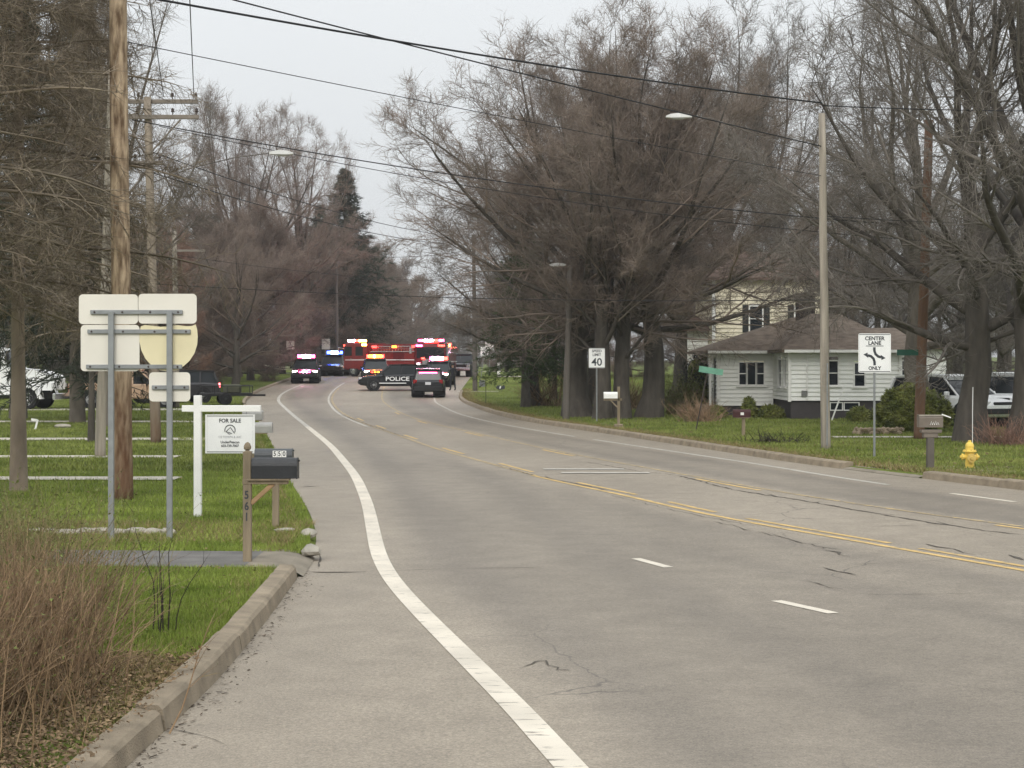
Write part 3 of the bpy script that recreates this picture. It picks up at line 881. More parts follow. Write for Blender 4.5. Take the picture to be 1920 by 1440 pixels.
# right foreground
tree('oak', 'oak_tree', 'dark bare tree with low forking trunk behind the yellow hydrant', 1822, 47, .97, 2.2, (M_BARK2, M_TWIG2))
tree('oak', 'oak_tree', 'dark bare tree with heavy limbs at the right edge of the picture', 1925, 46, 1.1, .4, (M_BARK2, M_TWIG2))
tree('oak', 'oak_tree', 'bare tree with brown trunk behind the rounded evergreen bush', 1728, 58, 1.0, 4.7, (M_BARK, M_TWIG2))
for i, (px, D, k, s, rz) in enumerate(((1500, 104, 'oak', .72, 1), (1580, 100, 'oak', .78, 2.6), (1650, 108, 'upright', .75, .5), (1720, 98, 'oak', .8, 4.1), (1800, 104, 'oak', .78, 5.5),
                                   (1880, 90, 'oak', .8, 3.3), (1960, 96, 'maple', .9, .2), (1620, 124, 'thicket', .8, 2), (1760, 126, 'thicket', .85, 3), (1890, 120, 'thicket', .85, 4), (1500, 128, 'thicket', .85, 5), (2010, 88, 'oak', .9, 1))):
    tree(k, 'bare_tree', 'bare grey tree in the wood behind the houses', px, D, s, rz, TG, 'trees in the wood behind the white house')
for i, (px, D, s, rz) in enumerate(((1010, 150, .8, 0), (1090, 140, .75, 1), (1180, 135, .8, 2), (1270, 140, .85, 3), (950, 190, .9, 4), (1340, 130, .8, 5))):
    tree('thicket', 'bare_tree', 'bare brown understorey tree behind the big maples', px, D, s, rz, TB, 'understorey behind the maples')
tree('spruce', 'cedar_tree', 'dark green cedar beside the far utility pole on the right', 986, 84, .50, 0, (M_BARK2, M_NEEDLE2), sxy=1.55)
tree('spruce', 'cedar_tree', 'dark evergreen left of the slim trunks', 1040, 100, .42, 2, (M_BARK2, M_NEEDLE), sxy=1.25)
# left side
tree('larch', 'larch_tree', 'brown leafless larch with pale straight trunk at the left edge', 35, depth_at(921), 1.0, .7, (M_BARKP, M_LARCH), sxy=1.25)
tree('larch', 'larch_tree', 'brown leafless larch half outside the left edge of the picture', -110, 25.5, 1.0, 2.7, (M_BARKP, M_LARCH), sxy=1.08)
tree('spruce', 'spruce_tree', 'dark green spruce with wide flared trunk in front of the white truck', 146, 62, .95, .4, (M_BARK, M_NEEDLE), sxy=1.05, zoff=-1.5)
tree('larch', 'larch_tree', 'thin leaning dark trunk between the spruce and the grey pole', 171, 47, .95, 1.4, (M_BARK2, M_LARCH), sxy=.9)
tree('spruce', 'spruce_tree', 'dark green spruce behind the larch at the far left', 34, 66, .95, 2.4, (M_BARK, M_NEEDLE))
tree('oak', 'bare_tree', 'bare tree whose long drooping limbs show right of the brown pole', 205, 58, 1.0, 5.1, (M_BARK, M_TWIG2), sxy=.62)
tree('oak', 'bare_tree', 'low forked bare tree on the bank beside the white far house', 440, 108, .62, 2.0, (M_BARK2, M_TWIG3), sxy=1.1)
tree('maple', 'bare_tree', 'tall bare tree behind the twin square signs, left of the spruce top', 440, 135, 1.42, 3.1, TB, sxy=.8)
tree('oak', 'bare_tree', 'tall bare tree with open top between the left lamp and the spruce', 560, 150, 1.35, .9, TB, sxy=.8)
tree('spruce', 'spruce_tree', 'pointed dark spruce standing alone against the sky', 650, 165, 1.05, 1.0, (M_BARK2, M_NEEDLE), sxy=1.55)
tree('spruce', 'spruce_tree', 'smaller spruce merging with the brown trees left of the pointed one', 602, 172, .9, 2.0, (M_BARK2, M_NEEDLE), sxy=1.5)
for i, (px, D, s, rz) in enumerate(((395, 118, .98, 0), (470, 128, 1.05, 1), (530, 150, 1.05, 2), (590, 160, 1.1, 3), (660, 175, 1.1, 4), (345, 112, .8, 5), (500, 170, 1.1, .5), (430, 150, 1.1, 1.5))):
    tree('thicket', 'bare_tree', 'dense brown bare tree in the thicket left of the road', px, D, s, rz, TB, 'thicket left of the road')
for i, (px, D, s, rz) in enumerate(((-60, 112, .8, 0), (20, 106, .75, 1), (95, 115, .85, 2), (165, 110, .8, 3), (235, 120, .9, 4), (60, 150, 1.1, 5), (200, 150, 1.1, .4))):
    tree('thicket', 'bare_tree', 'dark brown bare tree beyond the white truck on the far left', px, D, s, rz, (M_BARK2, M_TWIG2), 'trees beyond the white truck')
for i, (px, D, s, rz) in enumerate(((640, 225, 1.35, 0), (690, 240, 1.35, 1), (735, 255, 1.3, 2), (770, 290, 1.25, 3), (700, 300, 1.5, 4), (640, 300, 1.5, 5), (560, 240, 1.4, .7))):
    tree('thicket', 'bare_tree', 'hazy brown bare tree at the far bend of the road', px, D, s, rz, (M_BARK2, M_TWIG3), 'far trees at the bend')
for i, (px, D, s, rz) in enumerate(((800, 400, 1.15, 0), (830, 430, 1.15, 1), (860, 420, 1.1, 2), (890, 400, 1.1, 3), (930, 380, 1.1, 4), (960, 300, .9, 5), (1000, 260, .9, 6))):
    tree('thicket', 'bare_tree', 'faint grey bare tree at the end of the road', px, D, s, rz, (M_BARK, M_TWIG2), 'faint trees at the end of the road')
tree('thicket', 'bare_tree', 'russet twiggy tree between the brown pole and the grey poles', 300, 100, .82, 0.6, (M_BARK2, M_TWIG4), sxy=.8)
tree('thicket', 'bare_tree', 'russet twiggy tree far behind the brown pole', 255, 108, .85, 3.6, (M_BARK2, M_TWIG4), sxy=.8)

# ------------------------------------------------------------------ shrubs
def stem_shrub(name, label, loc, n, h, spread, lean, m, seed, twigs=3, r=.004, crook=.15, tilt=(0, 0), leaf=None, leafn=0, leafs=.03):
    rg = np.random.default_rng(seed)
    t = thing(name, label, 'shrub', loc)
    p0 = np.stack([rg.normal(0, spread[0], n), rg.normal(0, spread[1], n), np.full(n, -.02)], -1)
    d = np.stack([rg.normal(tilt[0], lean, n), rg.normal(tilt[1], lean, n), np.ones(n)], -1)
    L = h * rg.uniform(.45, 1.15, n)
    P = grow(p0, d, L, 6, crook, .02, rg, .08); Rr = taper(np.full(n, r) * rg.uniform(.6, 1.0, n) ** -1.3, 6, .3)
    parts = [tubes(P, Rr, 3)]
    if twigs:
        Q, QR = spawn(P, Rr, twigs, .25, 1, .6, .38, 3, .16, .05, rg, .6, r * .4)
        parts.append(tubes(Q, QR, 3))
    me = join(parts, 'stems'); me.materials.append(m); link(bpy.data.objects.new('stems', me), t)
    if leafn:
        src = Q if twigs else P
        N, K = src.shape[:2]; k = rg.integers(0, N, leafn); tt_ = rg.uniform(.2, 1, leafn)[:, None]
        c = src[k, 0] * (1 - tt_) + src[k, -1] * tt_
        a = rg.normal(0, 1, (leafn, 3)) * leafs; b = rg.normal(0, 1, (leafn, 3)) * leafs * .5
        v = np.stack([c, c + a, c + a * .5 + b], 1).reshape(-1, 3)
        lm_ = arr_mesh('leaves', v, [np.arange(3 * leafn).reshape(-1, 3)]); lm_.materials.append(leaf)
        o = link(bpy.data.objects.new('leaves', lm_), t); o['kind'] = 'stuff'
    return t
M_STEM = mat('reddish_stem', (0.185, 0.108, 0.066), .85, .4, 3, col2=(0.25, 0.175, 0.098), island=.45)
M_STEM2 = mat('olive_stem', (0.20, 0.175, 0.08), .85, .3, 3, col2=(0.17, 0.15, 0.06), island=.45)
M_STEMD = mat('dark_stalk', (0.04, 0.032, 0.026), .9, .3, 5)
M_BUDS = mat('spring_leaf', (0.14, 0.17, 0.045), .7, .3, 3, island=.4)
M_TAN = mat('tan_stem', (0.30, 0.20, 0.125), .9, .3, 3, island=.4)
M_LITTER = mat('leaf_litter', (0.21, 0.145, 0.085), .95, .35, 9, island=.5)
stem_shrub('twiggy_shrub', 'reddish brown leafless shrub in the bottom left corner', (-3.55, 10.3, .1), 1050, 1.0, (.40, .75), .30, M_STEM, 1, 6, .0036, tilt=(.16, 0), leaf=M_BUDS, leafn=2500, leafs=.014)
stem_shrub('twiggy_shrub', 'olive budding shrub at the left edge above the reddish one', (-4.75, 13.8, .08), 1400, 1.25, (.5, .7), .36, M_STEM2, 2, 6, .0035, tilt=(.15, 0), leaf=M_BUDS, leafn=16000, leafs=.018)
stem_shrub('twiggy_shrub', 'thin brown shrub behind the first one beside the lawn', (-3.7, 12.1, .08), 600, 1.05, (.3, .5), .30, M_STEM, 3, 6, .0034, tilt=(.12, 0), leaf=M_BUDS, leafn=2500, leafs=.014)
stem_shrub('weed_stalks', 'four thin dark dead weed stalks standing before the sign posts', (XD(305, 13.6), 13.6, .09), 7, 1.0, (.06, .05), .07, M_STEMD, 4, 1, .0055, tilt=(.09, 0))
stem_shrub('dry_grass_tuft', 'dry straw tuft leaning over the left kerb', (-2.75, 11.9, .1), 240, .3, (.16, .35), .9, M_DRY, 5, 0, .0022)
stem_shrub('dry_shrub', 'tan dry shrub left of the white house porch', (XD(1312, 63), 63, LAWN), 160, 1.15, (.3, .3), .75, M_TAN, 6, 6, .008)
stem_shrub('dry_shrub', 'pinkish dry brush pile at the right edge behind the hydrant', (XD(1890, 45), 45, LAWN), 170, .95, (.35, .3), .85, mat('pink_stem', (0.25, 0.15, 0.11), .9, .3, 3, island=.4), 7, 4, .008)
stem_shrub('fallen_branch', 'small heap of fallen twigs on the grass left of the lamp pole', (XD(1450, 46.5), 46.5, LAWN), 90, .55, (.35, .2), 1.6, M_STEMD, 8, 3, .008)
stem_shrub('budding_shrub', 'yellow green shrub left of the white house', (XD(1282, 72), 72, LAWN), 160, 1.9, (.4, .4), .6, M_STEM2, 9, 6, .01, leaf=M_BUDS, leafn=4000, leafs=.05)
stem_shrub('dry_shrub', 'brown leafless shrub behind the slanted utility pole on the right lawn', (XD(1030, 86), 86, LAWN), 120, 2.6, (.6, .5), .7, M_STEM, 10, 8, .012)
stem_shrub('dry_shrub', 'reddish leafless shrub between the two lawn maples', (XD(1185, 80), 80, LAWN), 120, 2.0, (.5, .5), .7, M_STEM, 12, 8, .012)
# leaf litter under the near shrubs
n = 16000; lx = rg.normal(-2.95, .36, n); ly = rg.uniform(8.6, 12.6, n); kk = (lx < XL(ly) - .10 + .04 * np.sin(ly * 5))
lx, ly = lx[kk], ly[kk]; n = len(lx)
c = np.stack([lx, ly, np.where(lx > XL(ly) - .24, .15, .1) + rg.uniform(0, .045, n)], -1); a = rg.normal(0, .014, (n, 3)) * [1, 1, .5]; b = rg.normal(0, .011, (n, 3)) * [1, 1, .6]
v = np.stack([c, c + a, c + a + b, c + b], 1).reshape(-1, 3)
me = arr_mesh('leaf_litter', v, [np.arange(4 * n).reshape(-1, 4)]); me.materials.append(M_LITTER)
tag(link(bpy.data.objects.new('leaf_litter', me)), 'brown dead leaves lying under the near shrubs', 'leaves', kind='stuff')
# dead leaves and twig bits lying about on the grass
def scatter_leaves(label, x, y, size):
    n = len(x); c = np.stack([x, y, zr(y) + LAWN + rg.uniform(.01, .05, n)], -1)
    a = rg.normal(0, size, (n, 3)) * [1, 1, .4]; b = rg.normal(0, size * .6, (n, 3)) * [1, 1, .5]
    me = arr_mesh('dead_leaves', np.stack([c, c + a, c + a + b, c + b], 1).reshape(-1, 3), [np.arange(4 * n).reshape(-1, 4)]); me.materials.append(M_LITTER)
    tag(link(bpy.data.objects.new('dead_leaves', me)), label, 'leaves', kind='stuff')
x, y = lawn_points(2600, 12, 45, True); scatter_leaves('scattered dead leaves on the left lawn', x, y, .018)
x, y = lawn_points(4200, 30, 95, False, 2); scatter_leaves('scattered dead leaves on the right lawn', x, y, .035)
# loose debris in the gutter
n = 500; gy = 9 + 9.5 * rg.uniform(0, 1, n) ** 1.2; gx = XL(gy) + np.abs(rg.normal(.03, .12, n))
c = np.stack([gx, gy, road_z(gx, gy) + .008], -1); a = rg.normal(0, .022, (n, 3)) * [1, 1, .15]; b = rg.normal(0, .008, (n, 3)) * [1, 1, .3]
v = np.stack([c, c + a, c + a + b, c + b], 1).reshape(-1, 3)
me = arr_mesh('gutter_debris', v, [np.arange(4 * n).reshape(-1, 4)]); me.materials.append(mat('debris', (.08, .06, .042), .95, .4, 9, island=.5))
tag(link(bpy.data.objects.new('gutter_debris', me)), 'twigs and leaf bits in the left gutter', 'debris', kind='stuff')

def leafy_bush(name, label, loc, s, n, m, mi, seed):
    rg = np.random.default_rng(seed); t = thing(name, label, 'bush', loc)
    d = unit(rg.normal(0, 1, (n, 3))); d[:, 2] = np.abs(d[:, 2]) * 1.2 - .35; d = unit(d)
    w = 1 + .06 * np.sin(d[:, 0] * 5 + seed) * np.sin(d[:, 1] * 6) + .05 * np.sin(d[:, 2] * 9 + d[:, 0] * 7) + .05 * np.sin(d[:, 0] * 17) * np.sin(d[:, 2] * 19)
    p = d * (w * rg.uniform(.78, 1.03, n) ** .7)[:, None] * np.array(s) + np.array([0, 0, s[2] * .5])
    nrm = unit(d + rg.normal(0, .5, (n, 3))); a = unit(np.cross(nrm, rg.normal(0, 1, (n, 3)))); b = np.cross(nrm, a)
    L = rg.uniform(.04, .09, n)[:, None]
    v = np.stack([p - a * L * .35, p + a * L * .35, p + (b * .8 + d * .5) * L * 1.6], 1).reshape(-1, 3)
    me = arr_mesh('leaves', v, [np.arange(3 * n).reshape(-1, 3)]); me.materials.append(m); o = link(bpy.data.objects.new('leaves', me), t); o['kind'] = 'stuff'
    mb = MB()
    for i in range(9):
        a_ = i * .7; mb.tube([(0.05 * math.cos(a_), .05 * math.sin(a_), -.05), (s[0] * .3 * math.cos(a_), s[1] * .3 * math.sin(a_), s[2] * .6), (s[0] * .6 * math.cos(a_ + .2), s[1] * .6 * math.sin(a_ + .2), s[2] * 1.05)], [.04, .025, .008], 5)
    mb.build('stems', M_BARK2, t)
    o2 = lump('inner_foliage', (0, 0, s[2] * .55), (s[0] * 1.5, s[1] * 1.5, s[2] * 1.7), mi, t, seed, n=3)
    return t
M_YEW = mat('yew_leaf', (0.105, 0.155, 0.030), .7, .35, 1.5, col2=(0.19, 0.19, 0.05), island=.5)
leafy_bush('evergreen_bush', 'large rounded dark green bush in front of the white house', (XD(1712, 54), 54, LAWN), (1.15, .95, .98), 34000, M_YEW, M_YEW, 1)
leafy_bush('evergreen_bush', 'small dark bush at the left corner of the porch', (XD(1345, 66.6), 66.6, LAWN), (.35, .3, .32), 1500, M_YEW, M_YEW, 2)
leafy_bush('evergreen_bush', 'pointed small dark shrub below the triple window', (XD(1405, 67), 67, LAWN), (.28, .28, .55), 1500, M_YEW, M_YEW, 3)
leafy_bush('evergreen_bush', 'low dark shrub at the foot of the foundation corner', (XD(1446, 66.8), 66.8, LAWN), (.5, .3, .35), 1500, M_YEW, M_YEW, 4)
leafy_bush('evergreen_bush', 'tall dark evergreen bush left of the porch door', (XD(1308, 74), 74, LAWN), (.8, .7, 1.7), 5000, mat('dark_yew_leaf', (0.022, 0.028, 0.016), .8, .4, 2, island=.5), M_YEW, 5)
leafy_bush('evergreen_bush', 'low dark shrub under the basement windows behind the lamp pole', (XD(1612, 63.5), 63.5, LAWN), (.45, .3, .35), 1500, M_YEW, M_YEW, 6)
rocks = thing('rock_border', 'low pile of pale tan stones left of the rounded bush', 'stones', (0, 0, LAWN))
for i in range(22):
    px = 1602 + i * 4.2; D = 52 + .35 * math.sin(i * 2.1)
    lump('stone', (XD(px, D), D, .05 + .09 * (i % 2)), (.2 + .05 * (i % 3), .2, .17), mat('tan_stone', (.28, .22, .15), .9, .25, 6), rocks, 90 + i, i * .7, n=1)
# ------------------------------------------------------------------ utility poles
M_POLE = mat('brown_pole_wood', (0.205, 0.130, 0.075), .9, .4, 9, col2=(0.36, 0.275, 0.185), stretch=(1.4, 1.4, .3), bump=1.0, bscale=22, contrast=.3, detail=9)
M_POLEG = mat('grey_pole_wood', (0.30, 0.265, 0.215), .9, .35, 5, contrast=.35, stretch=(1.5, 1.5, .12), bump=.6, bscale=20)
M_POLEB = mat('grey_brown_pole_wood', (0.27, 0.225, 0.175), .9, .3, 4, stretch=(1.5, 1.5, .12), bump=.6, bscale=20)
M_POLER = mat('reddish_pole_wood', (0.17, 0.10, 0.065), .9, .3, 4, stretch=(1.5, 1.5, .12), bump=.6, bscale=20)
M_POLED = mat('dark_grey_pole_wood', (0.13, 0.115, 0.10), .9, .3, 4, stretch=(1.5, 1.5, .12), bump=.6)
M_GALV = mat('galvanised_steel', (0.27, 0.28, 0.28), .55, .15, 8, metal=.3, bump=.1)
M_GREYW = mat('grey_arm_wood', (0.22, 0.19, 0.16), .9, .25, 5, stretch=(.3, 2, 2))
M_INSUL = mat('dark_insulator', (0.06, 0.045, 0.04), .3, .1, 5)
M_WIRE = mat('black_cable', (0.02, 0.02, 0.022), .7, .1, 5)
M_STAIN = mat('dark_creosote_wood', (0.085, 0.045, 0.026), .9, .4, 4, stretch=(1.5, 1.5, .3), bump=.7, bscale=18)
def stain_foot(m, z1, col):
    """old creosote bleeding out of the ground end of a pole"""
    n, l = m.node_tree.nodes, m.node_tree.links; b = n['Principled BSDF']
    src = b.inputs['Base Color'].links[0].from_socket
    t = n.new('ShaderNodeTexCoord'); sp = n.new('ShaderNodeSeparateXYZ'); l.new(t.outputs['Object'], sp.inputs[0])
    no = n.new('ShaderNodeTexNoise'); no.inputs['Scale'].default_value = 4; mp = n.new('ShaderNodeMapping'); mp.inputs['Scale'].default_value = (2, 2, .35)
    l.new(t.outputs['Object'], mp.inputs[0]); l.new(mp.outputs[0], no.inputs['Vector'])
    ad = n.new('ShaderNodeMath'); ad.operation = 'MULTIPLY_ADD'; ad.inputs[1].default_value = -z1 * 1.6; l.new(no.outputs[0], ad.inputs[0]); l.new(sp.outputs['Z'], ad.inputs[2])
    mr = n.new('ShaderNodeMapRange'); mr.inputs[1].default_value = -z1 * .95; mr.inputs[2].default_value = z1 * .3; mr.inputs[3].default_value = .9; mr.inputs[4].default_value = 0
    l.new(ad.outputs[0], mr.inputs[0])
    mx_ = n.new('ShaderNodeMixRGB'); mx_.inputs[2].default_value = (*col, 1); l.new(mr.outputs[0], mx_.inputs[0]); l.new(src, mx_.inputs[1]); l.new(mx_.outputs[0], b.inputs['Base Color'])
    return m
def pole(label, base, top, r0, r1, m, stain=None, name='utility_pole'):
    p0 = Vector(base); t = thing(name, label, 'utility pole', base)
    d = Vector(top) - p0
    z = [0, .02, .1, .25, .45, .65, .85, 1.0]
    rg = random.Random(int(base[1] * 10))
    pts = [d * k + Vector((rg.uniform(-.012, .012), 0, 0)) for k in z]; pts[0] = Vector((0, 0, -.1))
    MB().tube(pts, [r0 + (r1 - r0) * k for k in z], 14).build('shaft', m, t, smooth=True)
    if stain:
        MB().tube([Vector((0, 0, -.08)), d * (stain * .5), d * stain], [r0 + .006, r0 + .004, r0 - .001 + (r1 - r0) * stain + .001], 14, cap=False).build('butt', M_STAIN, t, smooth=True)
    return t
def crossarm(t, z, y, half, off=0.0, m=M_GREYW, pins=(-.95, -.4, .4, .95)):
    arm = MB().box((off, y, z), (2 * half, .09, .115), ch=.008).build('crossarm', m, t)
    for p in pins:
        MB().lathe([(.012, 0), (.012, .07), (.035, .075), (.05, .1), (.035, .13), (.045, .15), (.02, .19)], (off + p * half, y, z + .057), 8).build('insulator', M_INSUL, arm)
    return arm
Db = depth_at(937)
xb, xt = XD(231, Db), XD(222, Db)
pb = pole('tall brown wooden utility pole close behind the square sign backs', (xb, Db, LAWN), (xt - .05, Db, 12.2), .165, .125, M_POLE, stain=None)
stain_foot(M_POLE, 2.6, (.115, .052, .027))
MB().tube([(-.172, -.02, .3), (-.18, -.02, 6), (-.2, -.02, 11)], .014, 6).build('conduit', M_INSUL, pb)
D = depth_at(857); pole('pale grey leaning utility pole left of the brown one', (XD(188, D), D, LAWN), (XD(212, D), D, 9.4), .125, .095, M_POLEG)
D = depth_at(831); p3 = pole('grey utility pole with small arm behind the right sign post', (XD(292, D), D, LAWN), (XD(277, D), D, ZD(182, D)), .145, .10, M_POLEB)
stain_foot(M_POLEB, 1.9, (.13, .075, .042))
crossarm(p3, ZD(313, D), -.14, .42, -.2, pins=(-.8, .8))
cxo = (XD(293, D) - XD(292, D)); crossarm(p3, ZD(221, D) - LAWN, -.16, 1.2, cxo); crossarm(p3, ZD(189, D) - LAWN, .13, 1.17, cxo - .05)
for s in (-1, 1): MB().tube([(s * .05 - .2, -.13, ZD(290, D) - LAWN), (s * .75 + cxo - .05, -.17, ZD(226, D) - LAWN)], .025, 6).build('brace', M_GREYW, p3)
 
lampm = mat('luminaire_white', (.55, .545, .52), .5, .08, 5)
def luminaire(t, c, heading=-1):
    """cobra head lamp pointing along x"""
    s = heading
    lp = []
    for x, w, h0, h1 in ((0, .04, -.03, .03), (.1, .1, -.04, .05), (.3, .15, -.05, .08), (.55, .13, -.05, .05), (.66, .06, -.03, .01)):
        lp.append([(c[0] + s * x, c[1] - w, c[2] + h0), (c[0] + s * x, c[1] + w, c[2] + h0), (c[0] + s * x, c[1] + w * .7, c[2] + h1), (c[0] + s * x, c[1] - w * .7, c[2] + h1)])
    h = MB().loft(lp).build('lamp_head', lampm, t)
    MB().box((c[0] + s * .36, c[1], c[2] - .06), (.3, .2, .04), ch=.01).build('lens', mat('lens_glass', (.5, .5, .48), .2, .05, 5), h)
a = Vector((XD(279, D) - XD(292, D), 0, ZD(345, D) - LAWN)); e = Vector((XD(505, D) - XD(292, D), 0, ZD(287, D) - LAWN))
MB().tube([a, a.lerp(e, .35) + Vector((0, 0, .14)), a.lerp(e, .7) + Vector((0, 0, .12)), e], .016, 6).build('lamp_arm', M_POLED, p3)
luminaire(p3, e, 1)
D = depth_at(765); p4 = pole('slim far utility pole with one short arm left of the dark thicket', (XD(331, D), D, lawn_z(D)), (XD(327, D), D, ZD(430, D)), .15, .11, M_POLEG)
MB().box((.7, 0, ZD(470, D) - lawn_z(D)), (1.4, .09, .11)).build('crossarm', M_GREYW, p4)
D = depth_at(842); pl = pole('pale grey street lamp pole between the two right hand houses and the road', (XD(1549, D), D, LAWN), (XD(1541, D), D, ZD(213, D)), .125, .085, M_POLEG, name='lamp_pole')
DL = D
a = Vector((-.1, 0, ZD(292, D) - LAWN)); e = Vector((XD(1297, D) - XD(1549, D), 0, ZD(218, D) - LAWN))
MB().tube([a, a + Vector((-1.0, 0, .28)), a + Vector((-2.2, 0, .72)), e + Vector((.5, 0, -.05)), e], .015, 6).build('lamp_arm', M_POLED, pl)
luminaire(pl, e, -1)
MB().tube([(.0, -.128, .1), (.01, -.125, 2.2)], .02, 6).build('conduit', M_GALV, pl)
D = depth_at(786); D1067 = D
p5 = pole('dark slanted utility pole left of the speed limit 40 sign', (XD(1061, D), D, LAWN), (XD(1069, D), D, ZD(498, D)), .14, .10, M_POLED)
luminaire(p5, (0, -.1, ZD(498, D) - LAWN + .02), -1)
D = 112.0; D889 = D
p6 = pole('tall thin utility pole beside the stopped vehicles on the right kerb', (XD(891, D), D, lawn_z(D)), (XD(888, D), D, ZD(440, D)), .17, .11, M_POLED)
crossarm(p6, ZD(468, D) - lawn_z(D), -.15, .9)
D = depth_at(822); p7 = pole('reddish brown utility pole beside the brown double mailbox', (XD(1723, D), D, LAWN), (XD(1742, D), D, ZD(225, D)), .155, .12, M_POLER); D1725 = D
nb = MB().box((-.36, -.13, ZD(661, D) - LAWN), (.62, .01, .17), ch=.0).build('street_name_sign', mat('sign_green', (.02, .085, .058), .5, .12, 5), p7)
Dp = 150.0
p8 = pole('small far utility pole at the left end of the stopped vehicles', (XD(632, Dp), Dp, lawn_z(Dp)), (XD(631, Dp), Dp, ZD(470, Dp)), .15, .1, M_POLED)
crossarm(p8, ZD(492, Dp) - lawn_z(Dp), -.15, .9)
# ------------------------------------------------------------------ wires
def wire(label, a, b, sag, r=.012, n=22):
    a, b = Vector(a), Vector(b)
    pts = []
    for i in range(n + 1):
        t = i / n; p = a.lerp(b, t); p.z -= sag * 4 * t * (1 - t); pts.append(p)
    o = MB().tube(pts, r, 5).build('overhead_wire', M_WIRE, None, smooth=True)
    return tag(o, label, 'wire')
bx, by = xb, Db
wire('thick black cable from the brown pole to the lamp pole top', (xb - .05, Db, ZD(-14, Db)), (XD(1541, DL), DL, ZD(193, DL)), .12, .021)
wire('second black cable crossing just under the thick one', (xb - .06, Db, ZD(-56, Db)), (XD(1543, DL), DL, ZD(275, DL)), .05, .015)
wire('thin wire crossing the open sky below the black cables', (xb - .05, Db, ZD(76, Db)), (XD(1543, DL), DL, ZD(330, DL)), .05, .008)
d3_ = depth_at(831)
wire('upper of two wires leaving the grey pole crossarm to the right', (XD(250, d3_), d3_ - .15, ZD(226, d3_)), (XD(1737, D1725), D1725, ZD(425, D1725)), .35, .016)
wire('lower of two wires leaving the grey pole crossarm to the right', (XD(300, d3_), d3_ - .15, ZD(238, d3_)), (XD(1737, D1725), D1725, ZD(452, D1725)), .4, .010)
d3_ = depth_at(831)
wire('long low wire crossing in front of the big maples', (XD(288, d3_), d3_, ZD(532, d3_)), (XD(1547, DL), DL, ZD(562, DL)), .18, .009)
d4_ = depth_at(765)
wire('thin wire from the slim far pole across the thicket', (XD(328, d4_), d4_, ZD(478, d4_)), (XD(889, D889), D889, ZD(528, D889)), .3, .012)
for i, (ya, yb, lab) in enumerate(((372, 446, 'topmost far wire reaching the tall thin pole'), (410, 460, 'second far wire reaching the tall thin pole'), (452, 468, 'third far wire reaching the tall thin pole'), (495, 515, 'lowest far wire reaching the tall thin pole'))):
    wire(lab, (XD(277, d3_), d3_ + .3 * i, ZD(ya - 90, d3_)) if i < 2 else (XD(631, Dp), Dp, ZD(ya + 20, Dp)), (XD(889, D889), D889 - .1, ZD(yb, D889)), .5, .016)
wire('left of two wires rising from the crossarm end out of the top', (XD(305, d3_), d3_ + .13, ZD(180, d3_)), (.75, -10, 10.3), .1, .011)
wire('right of two wires rising from the crossarm end out of the top', (XD(362, d3_), d3_ + .13, ZD(180, d3_)), (1.5, -10, 10.3), .1, .012)
wire('low service wire behind the lamp pole toward the right edge', (XD(1545, DL), DL, ZD(405, DL)), (26, 52, 6.9), .3, .009)
wire('wire from the lamp pole top out of the right edge', (XD(1543, DL), DL, ZD(198, DL)), (24, 36, 8.2), .3, .014)

# ------------------------------------------------------------------ route sign assembly seen from behind
M_SIGNB = mat('bare_aluminium_sign_back', (0.76, 0.72, 0.63), .55, .10, 2.2, contrast=.8, stretch=(1, 1, .6), metal=.0, spec=.4)
M_SIGNY = mat('yellowed_sign_back', (0.76, 0.68, 0.44), .55, .08, 3, spec=.4)
Ds = depth_at(1013); k = Ds / F
def SX(px): return XD(px, Ds)
asm = thing('route_sign', 'cluster of five blank sign backs on two grey steel posts', 'road sign', (SX(264), Ds, LAWN))
def AX(px): return SX(px) - SX(264)
def AZ(py): return ZD(py, Ds) - LAWN
for px, py in ((208.5, 1016), (318, 1008)):
    x = AX(px); h = AZ(585)
    mb = MB()
    # square tube post with a row of holes suggested by small dark plugs
    mb.box((x, 0, h / 2 - .05), (.068, .055, h + .1), ch=.004)
    po = mb.build('post', M_GALV, asm)
def sign_back(x0, x1, y0, y1, m, rr=.05, y=.06):
    return MB().plate(rrect(abs(AX(x1) - AX(x0)), abs(AZ(y0) - AZ(y1)), rr, 5, (AX(x0) + AX(x1)) / 2, (AZ(y0) + AZ(y1)) / 2), y, y + .004).build('sign_panel', m, asm)
sign_back(145.5, 256.5, 551.5, 607.5, M_SIGNB); sign_back(257.5, 367, 550.5, 606.5, M_SIGNB)
sign_back(149, 259.5, 609, 696, M_SIGNB); sign_back(277.5, 355, 698, 753, M_SIGNB)
sh = []
for (px, py) in ((262, 612), (270, 609), (285, 611), (300, 612.5), (316, 611.5), (332, 609.5), (348, 611.5), (358, 611), (365, 608), (368, 618), (369, 632), (368, 646), (363, 662), (354, 676), (342, 687), (330, 694), (314, 697), (298, 694),
                 (283, 686), (271, 673), (263, 657), (259.5, 640), (259, 626)):
    sh.append((AX(px), AZ(py)))
MB().plate(sh, .06, .064).build('shield_panel', M_SIGNY, asm)
for (x0, x1, yc) in ((168, 341, 585), (162.5, 356, 621.5), (160, 340, 687.5), (283.5, 353, 726.5)):
    rail = MB().box(((AX(x0) + AX(x1)) / 2, .043, AZ(yc)), (AX(x1) - AX(x0), .03, .052), ch=.004).build('cross_rail', M_GALV, asm)
    for q in np.linspace(x0 + 8, x1 - 8, 4 if x1 - x0 > 100 else 2):
        MB().lathe([(.013, .028), (.013, .02), (.006, .016)], (AX(q), 0, AZ(yc)), 6, 'Y').build('bolt', M_INSUL, rail)
